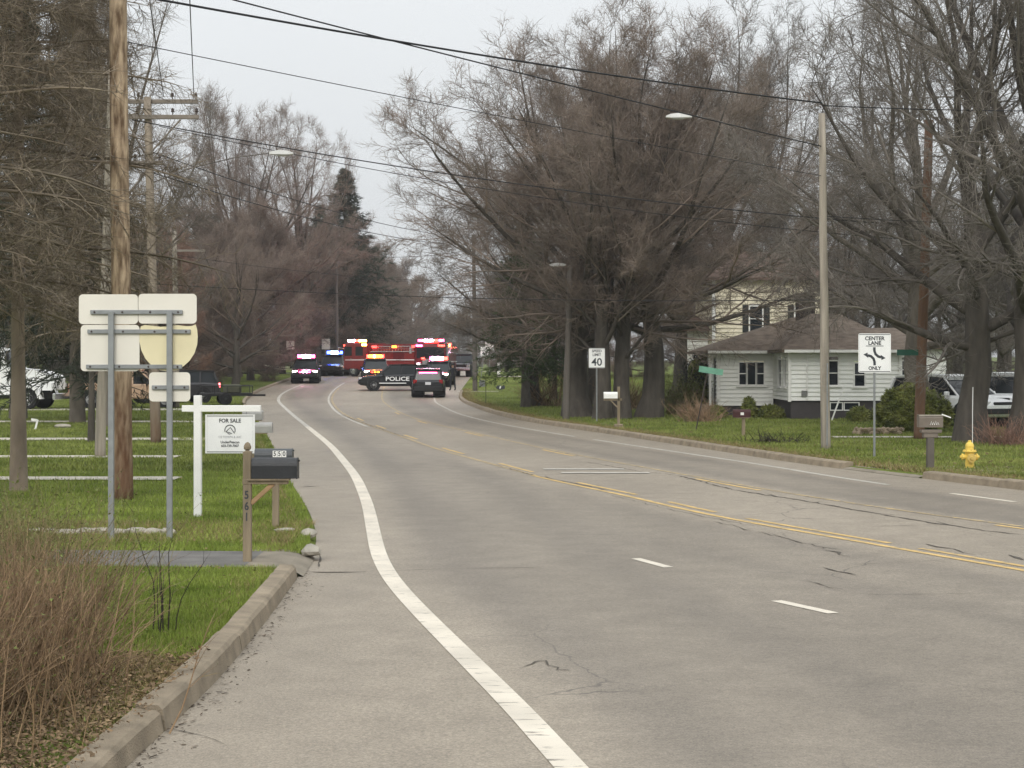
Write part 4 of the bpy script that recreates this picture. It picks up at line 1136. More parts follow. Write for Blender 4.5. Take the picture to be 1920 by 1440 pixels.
# ------------------------------------------------------------------ estate agent's sign
M_WHITEP = mat('white_paint', (0.86, 0.85, 0.81), .5, .06, 4)
M_INK = mat('dark_ink', (0.045, 0.05, 0.055), .6, .1, 5)
M_INKG = mat('pale_grey_ink', (0.38, 0.39, 0.39), .6, .1, 5)
Df = depth_at(968)
fs = thing('for_sale_sign', 'white post holding a hanging white FOR SALE sign', 'sign', (XD(371, Df), Df, LAWN))
FX = lambda px: XD(px, Df) - XD(371, Df)
FZ = lambda py: ZD(py, Df) - LAWN
MB().box((0, 0, FZ(748) / 2), (.105, .105, FZ(748) + .1), ch=.006).box((0, 0, FZ(745.5)), (.07, .07, .045), ch=.01).build('post', M_WHITEP, fs)
MB().box(((FX(342) + FX(489)) / 2, -.004, FZ(766)), (FX(489) - FX(342), .09, .092), ch=.005).build('arm', M_WHITEP, fs)
bd = MB().box(((FX(385) + FX(478)) / 2, 0, FZ(813.5)), (FX(478) - FX(385), .02, FZ(777) - FZ(850)), ch=.002).build('sign_board', mat('sign_white', (.84, .84, .82), .45, .04, 4), fs)
for px in (400, 462):
    MB().tube([(FX(px), 0, FZ(770)), (FX(px), 0, FZ(778))], .005, 6).build('hanger', M_GALV, fs)
bc, bz = (FX(385) + FX(478)) / 2, FZ(813.5); bw, bh = FX(478) - FX(385), FZ(777) - FZ(850)
fr = MB(); iw, ih, tk = bw * .92, bh * .92, .009
for (cx, cz, w, h) in ((0, ih / 2, iw, tk), (0, -ih / 2, iw, tk), (-iw / 2, 0, tk, ih), (iw / 2, 0, tk, ih)):
    fr.box((bc + cx, -.0125, bz + cz), (w + (tk if h == tk else -tk * 1.05), .003, h))
fr.build('printed_border', M_INK, bd)
text_obj('lettering', 'FOR SALE', .078, M_INK, bd, (bc, -.0125, FZ(789)), sx=.95, bold=.0018)
ring = MB(); rr_, cz_ = .074, FZ(806.5)
arc = [(bc + rr_ * math.cos(R(a_)), -.0125, cz_ + rr_ * math.sin(R(a_))) for a_ in range(-20, 205, 9)]
ring.tube(arc, .0065, 5)
ring.tube([(bc - .055, -.0125, cz_ - .02), (bc + .004, -.0125, cz_ + .04), (bc + .066, -.0125, cz_ - .045)], .006, 5)
ring.tube([(bc - .055, -.0125, cz_ - .028), (bc - .01, -.0125, cz_ - .032), (bc + .03, -.0125, cz_ - .05), (bc - .008, -.0125, cz_ - .056), (bc - .035, -.0125, cz_ - .045)], .005, 5)
ring.build('emblem', M_INK, bd)
text_obj('lettering', 'CE TOWN & INC', .046, M_INKG, bd, (bc, -.0125, FZ(819.5)), sx=.95)
text_obj('lettering', 'UnderPeacon', .052, M_INK, bd, (bc, -.0125, FZ(829)), sx=.95, bold=.001)
text_obj('lettering', '603-739-7007', .05, M_INK, bd, (bc, -.0125, FZ(836)), sx=.9, bold=.001)
# ------------------------------------------------------------------ mailboxes
M_WOOD = mat('weathered_wood', (0.25, 0.20, 0.135), .9, .3, 5, stretch=(2, 2, .25), bump=.5, bscale=30)
M_WOODL = mat('new_brace_wood', (0.36, 0.235, 0.125), .9, .2, 5, stretch=(.4, 2, 2), bump=.3)
M_BLACKM = mat('black_mailbox', (0.018, 0.019, 0.021), .45, .25, 4, spec=.5, bump=.15, bscale=40)
M_GREYM = mat('grey_mailbox', (0.05, 0.055, 0.06), .4, .15, 4, spec=.5)
M_SILV = mat('silver_mailbox', (0.42, 0.41, 0.39), .45, .15, 4, metal=.3)
def box_shape(L, w, h, n=8):
    """barrel topped box along x from 0 to L; returns MB"""
    prof = [(-w / 2, 0), (w / 2, 0), (w / 2, h - w / 2)]
    prof += [(w / 2 * math.cos(PI * i / n), h - w / 2 + w / 2 * math.sin(PI * i / n)) for i in range(1, n)] + [(-w / 2, h - w / 2)]
    return [[(x, a, b) for a, b in prof] for x in (0, L)]
def mailbox_part(parent, c, L, w, h, m, flip=False, flag=None, rz=0.0, name='box'):
    b = MB().loft(box_shape(L, w, h)).build(name, m, parent); b.location = c; b.rotation_euler = (0, 0, rz)
    x = 0 if flip else L
    lp = box_shape(.012, w + .014, h + .008)
    d = MB().loft([[(p[0] + x - .006, p[1], p[2] - .004) for p in q] for q in lp]).build('door', m, b)
    MB().box((x + (.014 if not flip else -.014), 0, h * .85), (.02, .05, .018), ch=.003).build('latch', m, b)
    if flag:
        MB().box((L * .55, -w / 2 - .008, h * .55), (.16, .006, .03)).build('flag', flag, b)
    return b
Dm = depth_at(1055); MXc = XD(464, Dm)
mb1 = thing('mailbox', 'black barrel mailbox on a weathered post numbered 561', 'mailbox', (MXc, Dm, LAWN))
mz = lambda py: ZD(py, Dm) - LAWN
MB().box((0, 0, mz(846) / 2 - .05), (.09, .09, mz(846) + .1), ch=.006).build('post', M_WOOD, mb1)
MB().lathe([(.03, 0), (.02, .012), (.04, .025), (.042, .05), (.028, .085), (.008, .1)], (0, 0, mz(846)), 8).build('finial', M_WOOD, mb1)
MB().box((.2, 0, mz(903)), (.5, .1, .055), ch=.004).box((.24, 0, mz(898.5)), (.46, .16, .018)).build('arm', M_WOOD, mb1)
MB().box((.165, 0, mz(925)), (.05, .06, .33), ry=R(48), ch=.004).build('brace', M_WOODL, mb1)
mailbox_part(mb1, (.055, 0, mz(896.5)), .5, .17, mz(858) - mz(896.5), M_BLACKM)
for ch_, py in (('5', 928), ('6', 949), ('1', 969)):
    text_obj('number', ch_, .125, M_INK, mb1, (-.002, -.047, mz(py)), sx=.8, bold=.003)
D2 = depth_at(990)
mb2 = thing('mailbox', 'dark grey mailbox with pale number tiles behind the black one', 'mailbox', (XD(517, D2), D2, LAWN))
m2 = lambda py: ZD(py, D2) - LAWN
MB().box((0, 0, m2(866) / 2 - .05), (.085, .085, m2(866) + .1), ch=.006).build('post', M_WOOD, mb2)
MB().box((-.03, 0, m2(866)), (.5, .17, .02)).build('shelf', M_WOOD, mb2)
b2 = mailbox_part(mb2, (-.275, 0, m2(864.5)), .5, .17, m2(841) - m2(864.5), M_GREYM)
for i, ch_ in enumerate('550'):
    tl = MB().box((.275 + i * .062, -.088, .1), (.056, .005, .085)).build('number_tile', M_WHITEP, b2)
    text_obj('number', ch_, .09, M_INK, tl, (.275 + i * .062, -.0925, .1), sx=.85, bold=.002)
D3 = 33.0
for i, (px, py, lab, m, yo) in enumerate(((486, 800, 'silver mailbox sticking out from behind the FOR SALE sign', M_SILV, 0), (478, 781, 'pale mailbox just above the silver one behind the FOR SALE sign', M_SILV, 2.6))):
    dd = D3 + yo; t = thing('mailbox', lab, 'mailbox', (XD(px - 14, dd), dd, LAWN))
    zb = ZD(py + (11 if i == 0 else 6), dd) - LAWN
    MB().box((0, 0, zb / 2 - .05), (.09, .09, zb + .1)).build('post', M_WOOD, t); MB().box((.1, 0, zb - .01), (.4, .16, .02)).build('shelf', M_WOOD, t)
    mailbox_part(t, (-.1, 0, zb), .5 if i == 0 else .42, .16, .2, m)
# right side mailboxes
D4 = depth_at(880); t = thing('mailbox', 'brown double mailbox with newspaper slot on a square post by the hydrant', 'mailbox', (XD(1744, D4), D4, LAWN)); z4 = lambda py: ZD(py, D4) - LAWN
M_TAUPE = mat('taupe_plastic', (0.19, 0.16, 0.13), .6, .15, 5); M_TAUPED = mat('dark_taupe_plastic', (0.12, 0.105, 0.088), .6, .15, 5)
MB().box((0, 0, z4(815) / 2 - .05), (.14, .14, z4(815) + .1), ch=.008).build('post', M_TAUPED, t)
MB().box((.01, 0, z4(808.5)), (.42, .2, .07), ch=.01).box((0, 0, z4(816)), (.3, .16, .1), ch=.01).build('newspaper_box', M_TAUPE, t)
bb = MB().loft([[(x, a, b) for a, b in ((-.11, 0), (.11, 0), (.12, .2), (.06, .25), (-.06, .25), (-.12, .2))] for x in (-.25, .24)]).build('box', M_TAUPE, t); bb.location = (.0, 0, z4(801))
MB().box((0, 0, .245), (.5, .2, .02)).build('lid', mat('pale_taupe', (.36, .33, .27), .6, .1, 5), bb)
MB().box((.31, -.1, .235), (.2, .012, .025), ry=R(20)).build('flag', M_WHITEP, bb)
sq = MB()
for i in range(4):
    sq.tube([(-.03 + i * .045, -.124, .05), (-.005 + i * .045, -.128, .13 - .02 * (i % 2)), (.015 + i * .045, -.124, .055)], .006, 4)
sq.build('painted_number', M_WHITEP, bb)
D5 = depth_at(817); t = thing('mailbox', 'dark red mailbox on a pale post in front of the porch', 'mailbox', (XD(1394, D5), D5, LAWN)); z5 = lambda py: ZD(py, D5) - LAWN
MB().box((0, 0, z5(784) / 2 - .05), (.1, .1, z5(784) + .1), ch=.006).build('post', M_WOOD, t); MB().box((-.03, 0, z5(783.5)), (.4, .16, .02)).build('shelf', M_WOOD, t)
bb = mailbox_part(t, (-.32, 0, z5(782.5)), .52, .17, .24, mat('maroon_mailbox', (.06, .022, .022), .5, .2, 4)); MB().box((.27, -.088, .11), (.1, .005, .08)).build('number_plate', M_WHITEP, bb)
D6 = depth_at(802); t = thing('mailbox', 'white mailbox on a tall wooden post right of the speed limit sign', 'mailbox', (XD(1160, D6), D6, LAWN)); z6 = lambda py: ZD(py, D6) - LAWN
MB().box((0, 0, z6(725) / 2 - .05), (.09, .09, z6(725) + .1), ch=.006).box((0, 0, .06), (.3, .3, .14), ch=.03).build('post', M_WOOD, t)
MB().box((-.2, 0, z6(749)), (.62, .09, .07)).box((-.16, 0, z6(757)), (.04, .05, .32), ry=R(-45)).build('arm', M_WOOD, t)
mailbox_part(t, (-.5, 0, z6(747)), .46, .17, .22, M_WHITEP, flip=True)
# ------------------------------------------------------------------ road signs on the right
def sign_post(label, px, py_base, D, w, h, py_bottom, name='road_sign', lean=0.0, back=False):
    t = thing(name, label, 'road sign', (XD(px, D), D, lawn_z(D)))
    zb = ZD(py_bottom, D) - lawn_z(D)
    MB().tube([(0, .035, -.1), (lean, .035, zb + h * .9)], .028, 6).build('post', M_GALV, t)
    p = MB().plate(rrect(w, h, .035, 4, lean, zb + h / 2), 0, .005).build('panel', M_SIGNB if back else mat('sign_white', (.84, .84, .82), .45, .04, 4), t)
    return t, p, zb
D7 = depth_at(856); t, p, zb = sign_post('white CENTER LANE ONLY sign with two black curved arrows', 1640, 856, D7, .765, .92, 698.5)
def outline(parent, w, h, zc, m, tk, y=-.003):
    fr = MB()
    for (cx, cz, a, b) in ((0, h / 2, w, tk), (0, -h / 2, w, tk), (-w / 2, 0, tk, h), (w / 2, 0, tk, h)):
        fr.box((cx, y, zc + cz), (a + (tk if b == tk else -tk * 1.05), .002, b))
    fr.build('border', m, parent)
outline(p, .715, .87, zb + .46, M_INK, .014)
text_obj('lettering', 'CENTER', .125, M_INK, p, (0, -.003, zb + .80), sx=1.0, bold=.004)
text_obj('lettering', 'LANE', .125, M_INK, p, (0, -.003, zb + .69), sx=1.0, bold=.004)
text_obj('lettering', 'ONLY', .115, M_INK, p, (0, -.003, zb + .10), sx=.95, bold=.004)
MB().box((0, -.003, zb + .625), (.42, .002, .014)).build('rule', M_INK, p)
def arrow(c, s):
    mb = MB(); pts = [(0, 0), (-.005, .09), (-.03, .16), (-.09, .215), (-.16, .235)]
    w = .03; top = []; bot = []
    for i, q in enumerate(pts):
        a_ = pts[max(0, i - 1)]; b_ = pts[min(len(pts) - 1, i + 1)]
        dx, dz = b_[0] - a_[0], b_[1] - a_[1]; L = math.hypot(dx, dz); nx, nz = -dz / L * w, dx / L * w
        top.append((q[0] + nx, q[1] + nz)); bot.append((q[0] - nx, q[1] - nz))
    v = []
    for a_, b_ in zip(top, bot): v += [a_, b_]
    f = [(2 * i, 2 * i + 1, 2 * i + 3, 2 * i + 2) for i in range(len(pts) - 1)]
    n_ = len(v); v += [(-.15, .175), (-.17, .30), (-.265, .255)]; f.append((n_, n_ + 1, n_ + 2))
    mb.add([(c[0] + s * a_, -.003, c[1] + s * b_) for a_, b_ in v], f); mb.build('arrow', M_INK, p, fix=False)
arrow((.0, zb + .17), 1); arrow((-.01, zb + .595), -1)
D8 = depth_at(791); t, p, zb = sign_post('white SPEED LIMIT 40 sign in front of the slim trunks', 1119, 791, D8, .60, .74, 690)
outline(p, .56, .70, zb + .37, M_INK, .012)
text_obj('lettering', 'SPEED', .135, M_INK, p, (0, -.003, zb + .63), bold=.003); text_obj('lettering', 'LIMIT', .135, M_INK, p, (0, -.003, zb + .49), bold=.003)
text_obj('lettering', '40', .40, M_INK, p, (0, -.003, zb + .21), bold=.006)
t, p, zb = sign_post('small far SPEED LIMIT 40 sign beside the tall thin pole', 901, 700, 127, .60, .74, 668.5, lean=.3)
text_obj('lettering', '40', .40, M_INK, p, (.3, -.003, zb + .21), bold=.006); text_obj('lettering', 'SPEED', .12, M_INK, p, (.3, -.003, zb + .62), bold=.002)
sign_post('far white square sign partly behind the far speed limit sign', 918, 700, 140, .72, .8, 656.5)
sign_post('far leaning sign back on a thin pole left of the first red lights', 548, 690, 131, .62, .66, 655, lean=-.15, back=True)
sign_post('far sign back above the blue flashing lights', 611, 700, 152, .75, .95, 655, back=True)
D9 = depth_at(806); t = thing('street_sign', 'green street name sign on a leaning post before the porch', 'street sign', (XD(1304, D9), D9, LAWN))
MB().tube([(0, 0, -.1), (XD(1328, D9) - XD(1304, D9), 0, ZD(690, D9) - LAWN)], .022, 6).build('post', M_INSUL, t)
MB().box((XD(1333, D9) - XD(1304, D9), -.03, ZD(695, D9) - LAWN), (.8, .006, .2), ry=R(9)).build('name_plate', mat('faded_green', (.16, .36, .26), .5, .15, 5), t)
D10 = depth_at(757); t = thing('small_sign', 'small faded yard sign on a thin stake near the right kerb', 'sign', (XD(911, D10), D10, lawn_z(D10)))
MB().tube([(0, 0, -.05), (0, 0, ZD(712, D10) - lawn_z(D10))], .02, 6).build('stake', M_INSUL, t); MB().plate(rrect(.3, .35, .02, 3, -.2, ZD(719, D10) - lawn_z(D10)), -.02, -.015).build('panel', M_GALV, t)
D11 = depth_at(735); t = thing('yard_sign', 'low black yard sign with a white mark on the right lawn', 'sign', (XD(938, D11), D11, lawn_z(D11)))
MB().plate([(-.3, .28), (-.2, .42), (-.02, .45), (.12, .38), (.22, .46), (.3, .4), (.3, .22), (.2, .18), (.05, .16), (-.15, .16)], 0, .012).build('panel', M_INK, t)
MB().tube([(-.05, .02, -.05), (-.05, .02, .2)], .012, 5).tube([(.1, .02, -.05), (.1, .02, .2)], .012, 5).build('stake', M_INSUL, t)
MB().box((.0, -.004, .31), (.09, .004, .18), ry=.3).build('mark', M_WHITEP, t)
t = thing('bollard', 'white stubby post at the far end of the right lawn', 'post', (XD(935, 135), 135, lawn_z(135)))
MB().box((0, 0, .55), (.22, .22, 1.15), ch=.02).box((.02, 0, 1.13), (.26, .26, .08), ch=.02).build('shaft', M_WHITEP, t)
for q in range(4):
    MB().box((.16, 0, .45 + q * .2), (.1, .05, .05)).build('peg', M_WHITEP, t)
D12 = depth_at(806); t = thing('yard_number', 'small white marker shaped like a 7 on the left lawn', 'marker', (XD(66, D12), D12, LAWN))
MB().box((-.03, 0, .33), (.2, .02, .07), ry=R(8)).box((.04, 0, .17), (.06, .02, .34), ry=R(14)).build('board', M_WHITEP, t)
D13 = depth_at(802); tag(lump('lawn_rock', (XD(118, D13), D13, LAWN + .05), (.5, .35, .22), M_CONC2, seed=77), 'flat pale rock on the left lawn beside the white marker', 'rock')
# ------------------------------------------------------------------ hydrant
Dh = depth_at(879); hy = thing('fire_hydrant', 'yellow fire hydrant with a tall thin white marker rod', 'hydrant', (XD(1818, Dh), Dh, LAWN - .02))
M_HY = mat('yellow_hydrant_paint', (0.78, 0.56, 0.11), .5, .18, 10, spec=.4); M_HYB = mat('dull_yellow_paint', (0.6, 0.43, 0.12), .6, .2, 10)
MB().lathe([(.115, 0), (.12, .02), (.12, .045), (.095, .06), (.09, .2), (.092, .3), (.1, .33), (.1, .37)], (0, 0, 0), 14).build('barrel', M_HY, hy, smooth=False)
MB().lathe([(.14, .37), (.145, .385), (.14, .4), (.09, .41), (.085, .45), (.09, .5), (.075, .545), (.05, .57), (.035, .575), (.035, .61), (.02, .615)], (0, 0, 0), 14).build('bonnet', M_HY, hy)
for s in (-1, 1):
    cp = MB().lathe([(.05, .08), (.055, .13), (.07, .135), (.07, .165), (.05, .17), (.03, .175), (.03, .2)], (0, 0, .27), 10, 'X')
    if s < 0: cp.v = [(-x, y, z) for x, y, z in cp.v]
    cp.build('hose_cap', M_HY, hy)
MB().lathe([(.07, -.08), (.075, -.14), (.09, -.145), (.09, -.18), (.04, -.185), (.035, -.21)], (0, 0, .25), 12, 'Y').build('pumper_cap', M_HYB, hy)
for q in range(8):
    a_ = q * PI / 4; MB().lathe([(.011, .405), (.011, .425)], (.12 * math.cos(a_), .12 * math.sin(a_), 0), 6).build('bolt', M_HYB, hy)
MB().tube([(.06, 0, .4), (.062, 0, 1.2), (.07, 0, ZD(724, Dh) - LAWN)], .007, 5).build('marker_rod', M_WHITEP, hy)
# ------------------------------------------------------------------ houses
M_SIDING = mat('white_clapboard', (0.88, 0.88, 0.83), .7, .05, 2)
M_SIDINGC = mat('cream_clapboard', (0.78, 0.71, 0.54), .75, .1, 1.5)
M_FOUND = mat('grey_foundation_paint', (0.070, 0.062, 0.062), .85, .12, 4)
M_SHING = mat('brown_shingle', (0.13, 0.098, 0.076), .95, .3, 3, col2=(0.165, 0.13, 0.10), bump=.6, bscale=40)
M_SHINGR = mat('reddish_shingle', (0.125, 0.085, 0.068), .95, .25, 3, bump=.6, bscale=40)
M_PANE = glass('window_glass')
M_TRIM = mat('white_trim', (0.84, 0.83, 0.79), .6, .06, 4)
M_SHUT = mat('dark_shutter', (0.03, 0.033, 0.032), .7, .2, 5)
def clap_wall(parent, a, b, z0, z1, m, lap=.17, out=None, openings=(), name='wall'):
    """clapboard wall from plan point a to b; each lap a slanted board; openings (u0,u1,z0,z1) cut out"""
    a, b = Vector((a[0], a[1], 0)), Vector((b[0], b[1], 0)); L = (b - a).length; u = (b - a) / L
    n = Vector((u.y, -u.x, 0))
    if out is not None and n.dot(Vector((out[0], out[1], 0))) < 0: n = -n
    mb = MB(); k = max(1, int(round((z1 - z0) / lap))); hl = (z1 - z0) / k
    for i in range(k):
        za, zb_ = z0 + i * hl, z0 + (i + 1) * hl
        segs = [(0, L)]
        for (u0, u1, w0, w1) in openings:
            if zb_ > w0 + .001 and za < w1 - .001:
                ns = []
                for s0, s1 in segs:
                    if u0 > s0 and u1 < s1: ns += [(s0, u0), (u1, s1)]
                    elif u0 <= s0 < u1 < s1: ns.append((u1, s1))
                    elif s0 < u0 < s1 <= u1: ns.append((s0, u0))
                    elif u0 <= s0 and u1 >= s1: pass
                    else: ns.append((s0, s1))
                segs = ns
        for s0, s1 in segs:
            p, q = a + u * s0, a + u * s1
            f0, f1 = n * .05, n * .004
            mb.add([p + f0 + Vector((0, 0, za)), q + f0 + Vector((0, 0, za)), q + f1 + Vector((0, 0, zb_)), p + f1 + Vector((0, 0, zb_)),
                    p - n * .1 + Vector((0, 0, za)), q - n * .1 + Vector((0, 0, za)), q - n * .1 + Vector((0, 0, zb_)), p - n * .1 + Vector((0, 0, zb_))],
                   [(0, 1, 2, 3), (4, 7, 6, 5), (0, 4, 5, 1), (0, 3, 7, 4), (1, 5, 6, 2), (3, 2, 6, 7)])
    return mb.build(name, m, parent), (a, u, n)
def window(parent, fr, u0, u1, z0, z1, split=True, trim=M_TRIM, tw=.06, sill=True, shutters=False):
    a, u, n = fr; ang = math.atan2(u.y, u.x)
    c = a + u * ((u0 + u1) / 2); w = u1 - u0; h = z1 - z0; zc = (z0 + z1) / 2
    def bx(mb, du, dz, sw, sh, dn, th): 
        p = c + u * du + n * dn; return mb.box((p.x, p.y, zc + dz), (sw, th, sh), rz=ang)
    mb = MB()
    for du, dz, sw, sh in ((-w / 2, 0, tw, h + tw), (w / 2, 0, tw, h + tw), (0, h / 2, w - tw, tw), (0, -h / 2, w - tw, tw)):
        bx(mb, du, dz, sw, sh, .02, .06)
    if split: bx(mb, 0, 0, w - tw, .04, .0, .04)
    o = mb.build('window', trim, parent)
    bx(MB(), 0, 0, w - tw * .5, h - tw * .5, -.035, .01).build('pane', M_PANE, o)
    if sill: bx(MB(), 0, -h / 2 - tw * .7, w + .2, .05, .05, .1).build('sill', trim, o)
    if shutters:
        for s in (-1, 1): bx(MB(), s * (w / 2 + .2), 0, .3, h + .1, .04, .03).build('shutter', M_SHUT, o)
    return o
def hip_roof(mb, x0, x1, y0, y1, ze, zr_, rx0, rx1, ry, th=.12):
    v = [(x0, y0, ze), (x1, y0, ze), (x1, y1, ze), (x0, y1, ze), (rx0, ry, zr_), (rx1, ry, zr_), (x0, y0, ze - th), (x1, y0, ze - th), (x1, y1, ze - th), (x0, y1, ze - th)]
    return mb.add(v, [(0, 1, 5, 4), (1, 2, 5), (2, 3, 4, 5), (3, 0, 4), (6, 7, 1, 0), (7, 8, 2, 1), (8, 9, 3, 2), (9, 6, 0, 3), (9, 8, 7, 6)])
H = thing('white_house', 'low white clapboard house with brown hip roof and grey foundation', 'house', (0, 0, LAWN))
x10, yF, yP = 10.9, 66.0, 70.0
ze = 2.62
def Zp(py, D): return ZD(py, D) - LAWN
# main block: front, left side; porch front and side; right extension
u = lambda px, D, x0: XD(px, D) - x0
wf = [(u(1553, yF, x10), u(1572, yF, x10), Zp(723, yF), Zp(676, yF)), (u(1601, yF, x10), u(1622, yF, x10), Zp(725, yF), Zp(680, yF))]
_, fr = clap_wall(H, (x10, yF), (15.25, yF), .72, ze, M_SIDING, out=(0, -1), openings=wf)
for w in wf: window(H, fr, *w)
ws = [(.55, 1.15, 1.25, 2.35), (1.75, 2.6, 1.25, 2.35)]
_, fr = clap_wall(H, (x10, yF + .02), (x10, yP), .72, ze, M_SIDING, out=(-1, 0), openings=ws)
for w in ws: window(H, fr, *w)
xp = 8.6
wp = [(XD(1385, yP) - xp, XD(1433, yP) - xp, Zp(722, yP), Zp(679, yP))]
_, fr = clap_wall(H, (xp, yP), (x10 - .02, yP), .42, ze, M_SIDING, out=(0, -1), openings=wp)
a0, a1 = wp[0][:2]; wd = (a1 - a0) / 3
window(H, fr, a0, a0 + wd * .92, wp[0][2], wp[0][3], sill=False, tw=.05); window(H, fr, a0 + wd * .98, a1 - wd * .98, wp[0][2], wp[0][3], split=False, sill=False, tw=.05); window(H, fr, a1 - wd * .92, a1, wp[0][2], wp[0][3], sill=False, tw=.05)
MB().box(((a0 + a1) / 2 + xp, yP - .06, wp[0][2] - .06), (a1 - a0 + .25, .14, .05)).build('sill', M_TRIM, H)
_, fr = clap_wall(H, (xp, yP + .02), (xp, 77.5), .42, ze, M_SIDING, out=(-1, 0), openings=[(.6, 1.5, .42, 2.4)])
dr = MB().box((xp + .03, yP + 1.07, 1.38), (.05, .86, 1.95)).build('door', M_SHUT, H); MB().lathe([(.02, 0), (.03, -.03), (.01, -.05)], (xp + .005, yP + .75, 1.3), 8, 'X').build('handle', M_GALV, dr)
MB().box((xp - .35, yP - .05, 1.5), (.09, .09, 2.15)).build('porch_post', M_TRIM, H)
MB().box((xp - .3, yP + 1.1, .25), (1.0, 2.2, .4)).build('step', M_CONC, H)
for cx, cy in ((x10, yF), (xp, yP), (15.25, yF)):
    MB().box((cx, cy - .02, (ze + .55) / 2 + .1), (.12, .12, ze - .6)).build('corner_board', M_TRIM, H)
we = [(XD(1690, 68) - 15.35, XD(1711, 68) - 15.35, 1.55, 2.3)]
_, fr = clap_wall(H, (15.35, 68), (17.55, 68), .45, 2.75, M_SIDING, out=(0, -1), openings=we); window(H, fr, *we[0])
_, fr = clap_wall(H, (17.55, 68.02), (17.55, 76), .45, 2.75, M_SIDING, out=(1, 0))
MB().box((13.1, 71.9, .33), (4.28, 11.7, .72)).build('foundation', M_FOUND, H)
MB().box((9.75, 73.8, .2), (2.2, 7.5, .44)).build('foundation', M_FOUND, H); MB().box((16.4, 72, .22), (2.3, 7.9, .46)).build('foundation', M_FOUND, H)
for (pa, pb_) in ((1557, 1580), (1583, 1611)):
    c = (XD(pa, yF) + XD(pb_, yF)) / 2; w = XD(pb_, yF) - XD(pa, yF)
    mb = MB(); z = Zp(762, yF)
    for du, dz, sw, sh in ((-w / 2, 0, .04, .34), (w / 2, 0, .04, .34), (0, .15, w - .04, .04), (0, -.15, w - .04, .04)): mb.box((c + du, yF + .035, z + dz), (sw, .03, sh))
    o = mb.build('basement_window', M_TRIM, H); MB().box((c, yF + .05, z), (w - .03, .01, .28)).build('pane', M_PANE, o)
MB().box((XD(1508, yF), yF - .06, Zp(738, yF)), (.24, .05, .24), ch=.01).build('vent', mat('vent_grey', (.2, .2, .19), .7, .2, 20), H)
rf = MB()
hip_roof(rf, xp - .45, 15.6, yP - .5, 78.2, ze + .1, 4.2, 12.3, 13.4, 74)
hip_roof(rf, x10 - .35, 15.65, yF - .45, 76.5, ze + .112, 4.3, 12.7, 13.9, 71.5)
hip_roof(rf, 15.0, 17.9, 67.6, 76.4, 2.87, 3.7, 15.2, 16.6, 72)
roof = rf.build('roof', M_SHING, H)
gt = MB()
gt.box(((xp + x10) / 2 - .35, yP - .55, ze + .03), (2.6, .09, .11)).box(((x10 + 15.3) / 2, yF - .5, ze + .04), (4.95, .09, .11)); gt.build('gutter', M_TRIM, roof)
MB().tube([(XD(1513, yF), yF - .05, .75), (XD(1513, yF), yF - .05, 2.6)], .035, 6).build('downpipe', M_TRIM, H)
ch = MB().box((XD(1510, 73), 73, 4.5), (.75, .6, 1.3), ch=.01).box((XD(1510, 73), 73, 5.17), (.85, .7, .1)).build('chimney', mat('dark_brick', (.05, .042, .04), .9, .25, 12), roof)
MB().box((XD(1570, 64), 64, .6), (.05, .05, 1.6), ry=R(20)).build('leaning_board', M_TRIM, H)
# cream house behind
C = thing('cream_house', 'two storey cream clapboard house with reddish roof behind the white house', 'house', (0, 0, LAWN))
yc = 84.0; cx0, cx1 = XD(1338, yc), XD(1548, yc)
wc = [(XD(1405, yc) - cx0, XD(1430, yc) - cx0, ZD(625, yc), ZD(577, yc)), (XD(1490, yc) - cx0, XD(1512, yc) - cx0, ZD(625, yc), ZD(577, yc))]
_, fr = clap_wall(C, (cx0, yc), (cx1, yc), .3, 6.35, M_SIDINGC, lap=.2, out=(0, -1), openings=wc)
for w in wc: window(C, fr, *w, shutters=True)
clap_wall(C, (cx0, yc + .02), (cx0, yc + 8), .3, 6.35, M_SIDINGC, lap=.2, out=(-1, 0)); clap_wall(C, (cx1, yc + .02), (cx1, yc + 8), .3, 6.35, M_SIDINGC, lap=.2, out=(1, 0))
clap_wall(C, (cx0 - 1.1, yc + 2), (cx0 - .05, yc + 2), .3, 3.9, M_SIDING, lap=.2, out=(0, -1), name='side_wing')
for x in (cx0, cx1): MB().box((x, yc - .02, 3.3), (.16, .14, 6.1)).build('corner_board', M_TRIM, C)
rc = MB(); hip_roof(rc, cx0 - .4, cx1 + .4, yc - .45, yc + 8.4, 6.45, 8.0, cx0 + 2, cx1 - 2, yc + 4); hip_roof(rc, cx0 - 1.5, cx0 + .2, yc + 1.5, yc + 7, 3.95, 4.6, cx0 - .9, cx0 - .3, yc + 4); rc.build('roof', M_SHINGR, C)
MB().box(((cx0 + cx1) / 2, yc + 4, .1), (cx1 - cx0 - .1, 7.8, .5)).build('foundation', M_FOUND, C)
# small far white house on the left
A = thing('far_house', 'small far white house seen through the low forked tree', 'house', (XD(398, 200), 200, lawn_z(200)))
_, fr = clap_wall(A, (-1.9, 0), (1.9, 0), .1, 2.5, mat('far_white_siding', (.85, .85, .8), .7, .06, 2), lap=.25, out=(0, -1), openings=[(.5, 1.3, .9, 2.0), (2.3, 3.2, .1, 2.1)])
window(A, fr, .5, 1.3, .9, 2.0); MB().box((.85, .03, 1.1), (.85, .05, 1.95)).build('door', M_SHUT, A)
clap_wall(A, (1.9, .02), (1.9, 6), .1, 2.5, MATS['far_white_siding'], lap=.25, out=(1, 0))
hip_roof(MB(), -2.2, 2.2, -.3, 6.3, 2.6, 4.0, -2.15, 2.15, 3).build('roof', M_SHING, A)
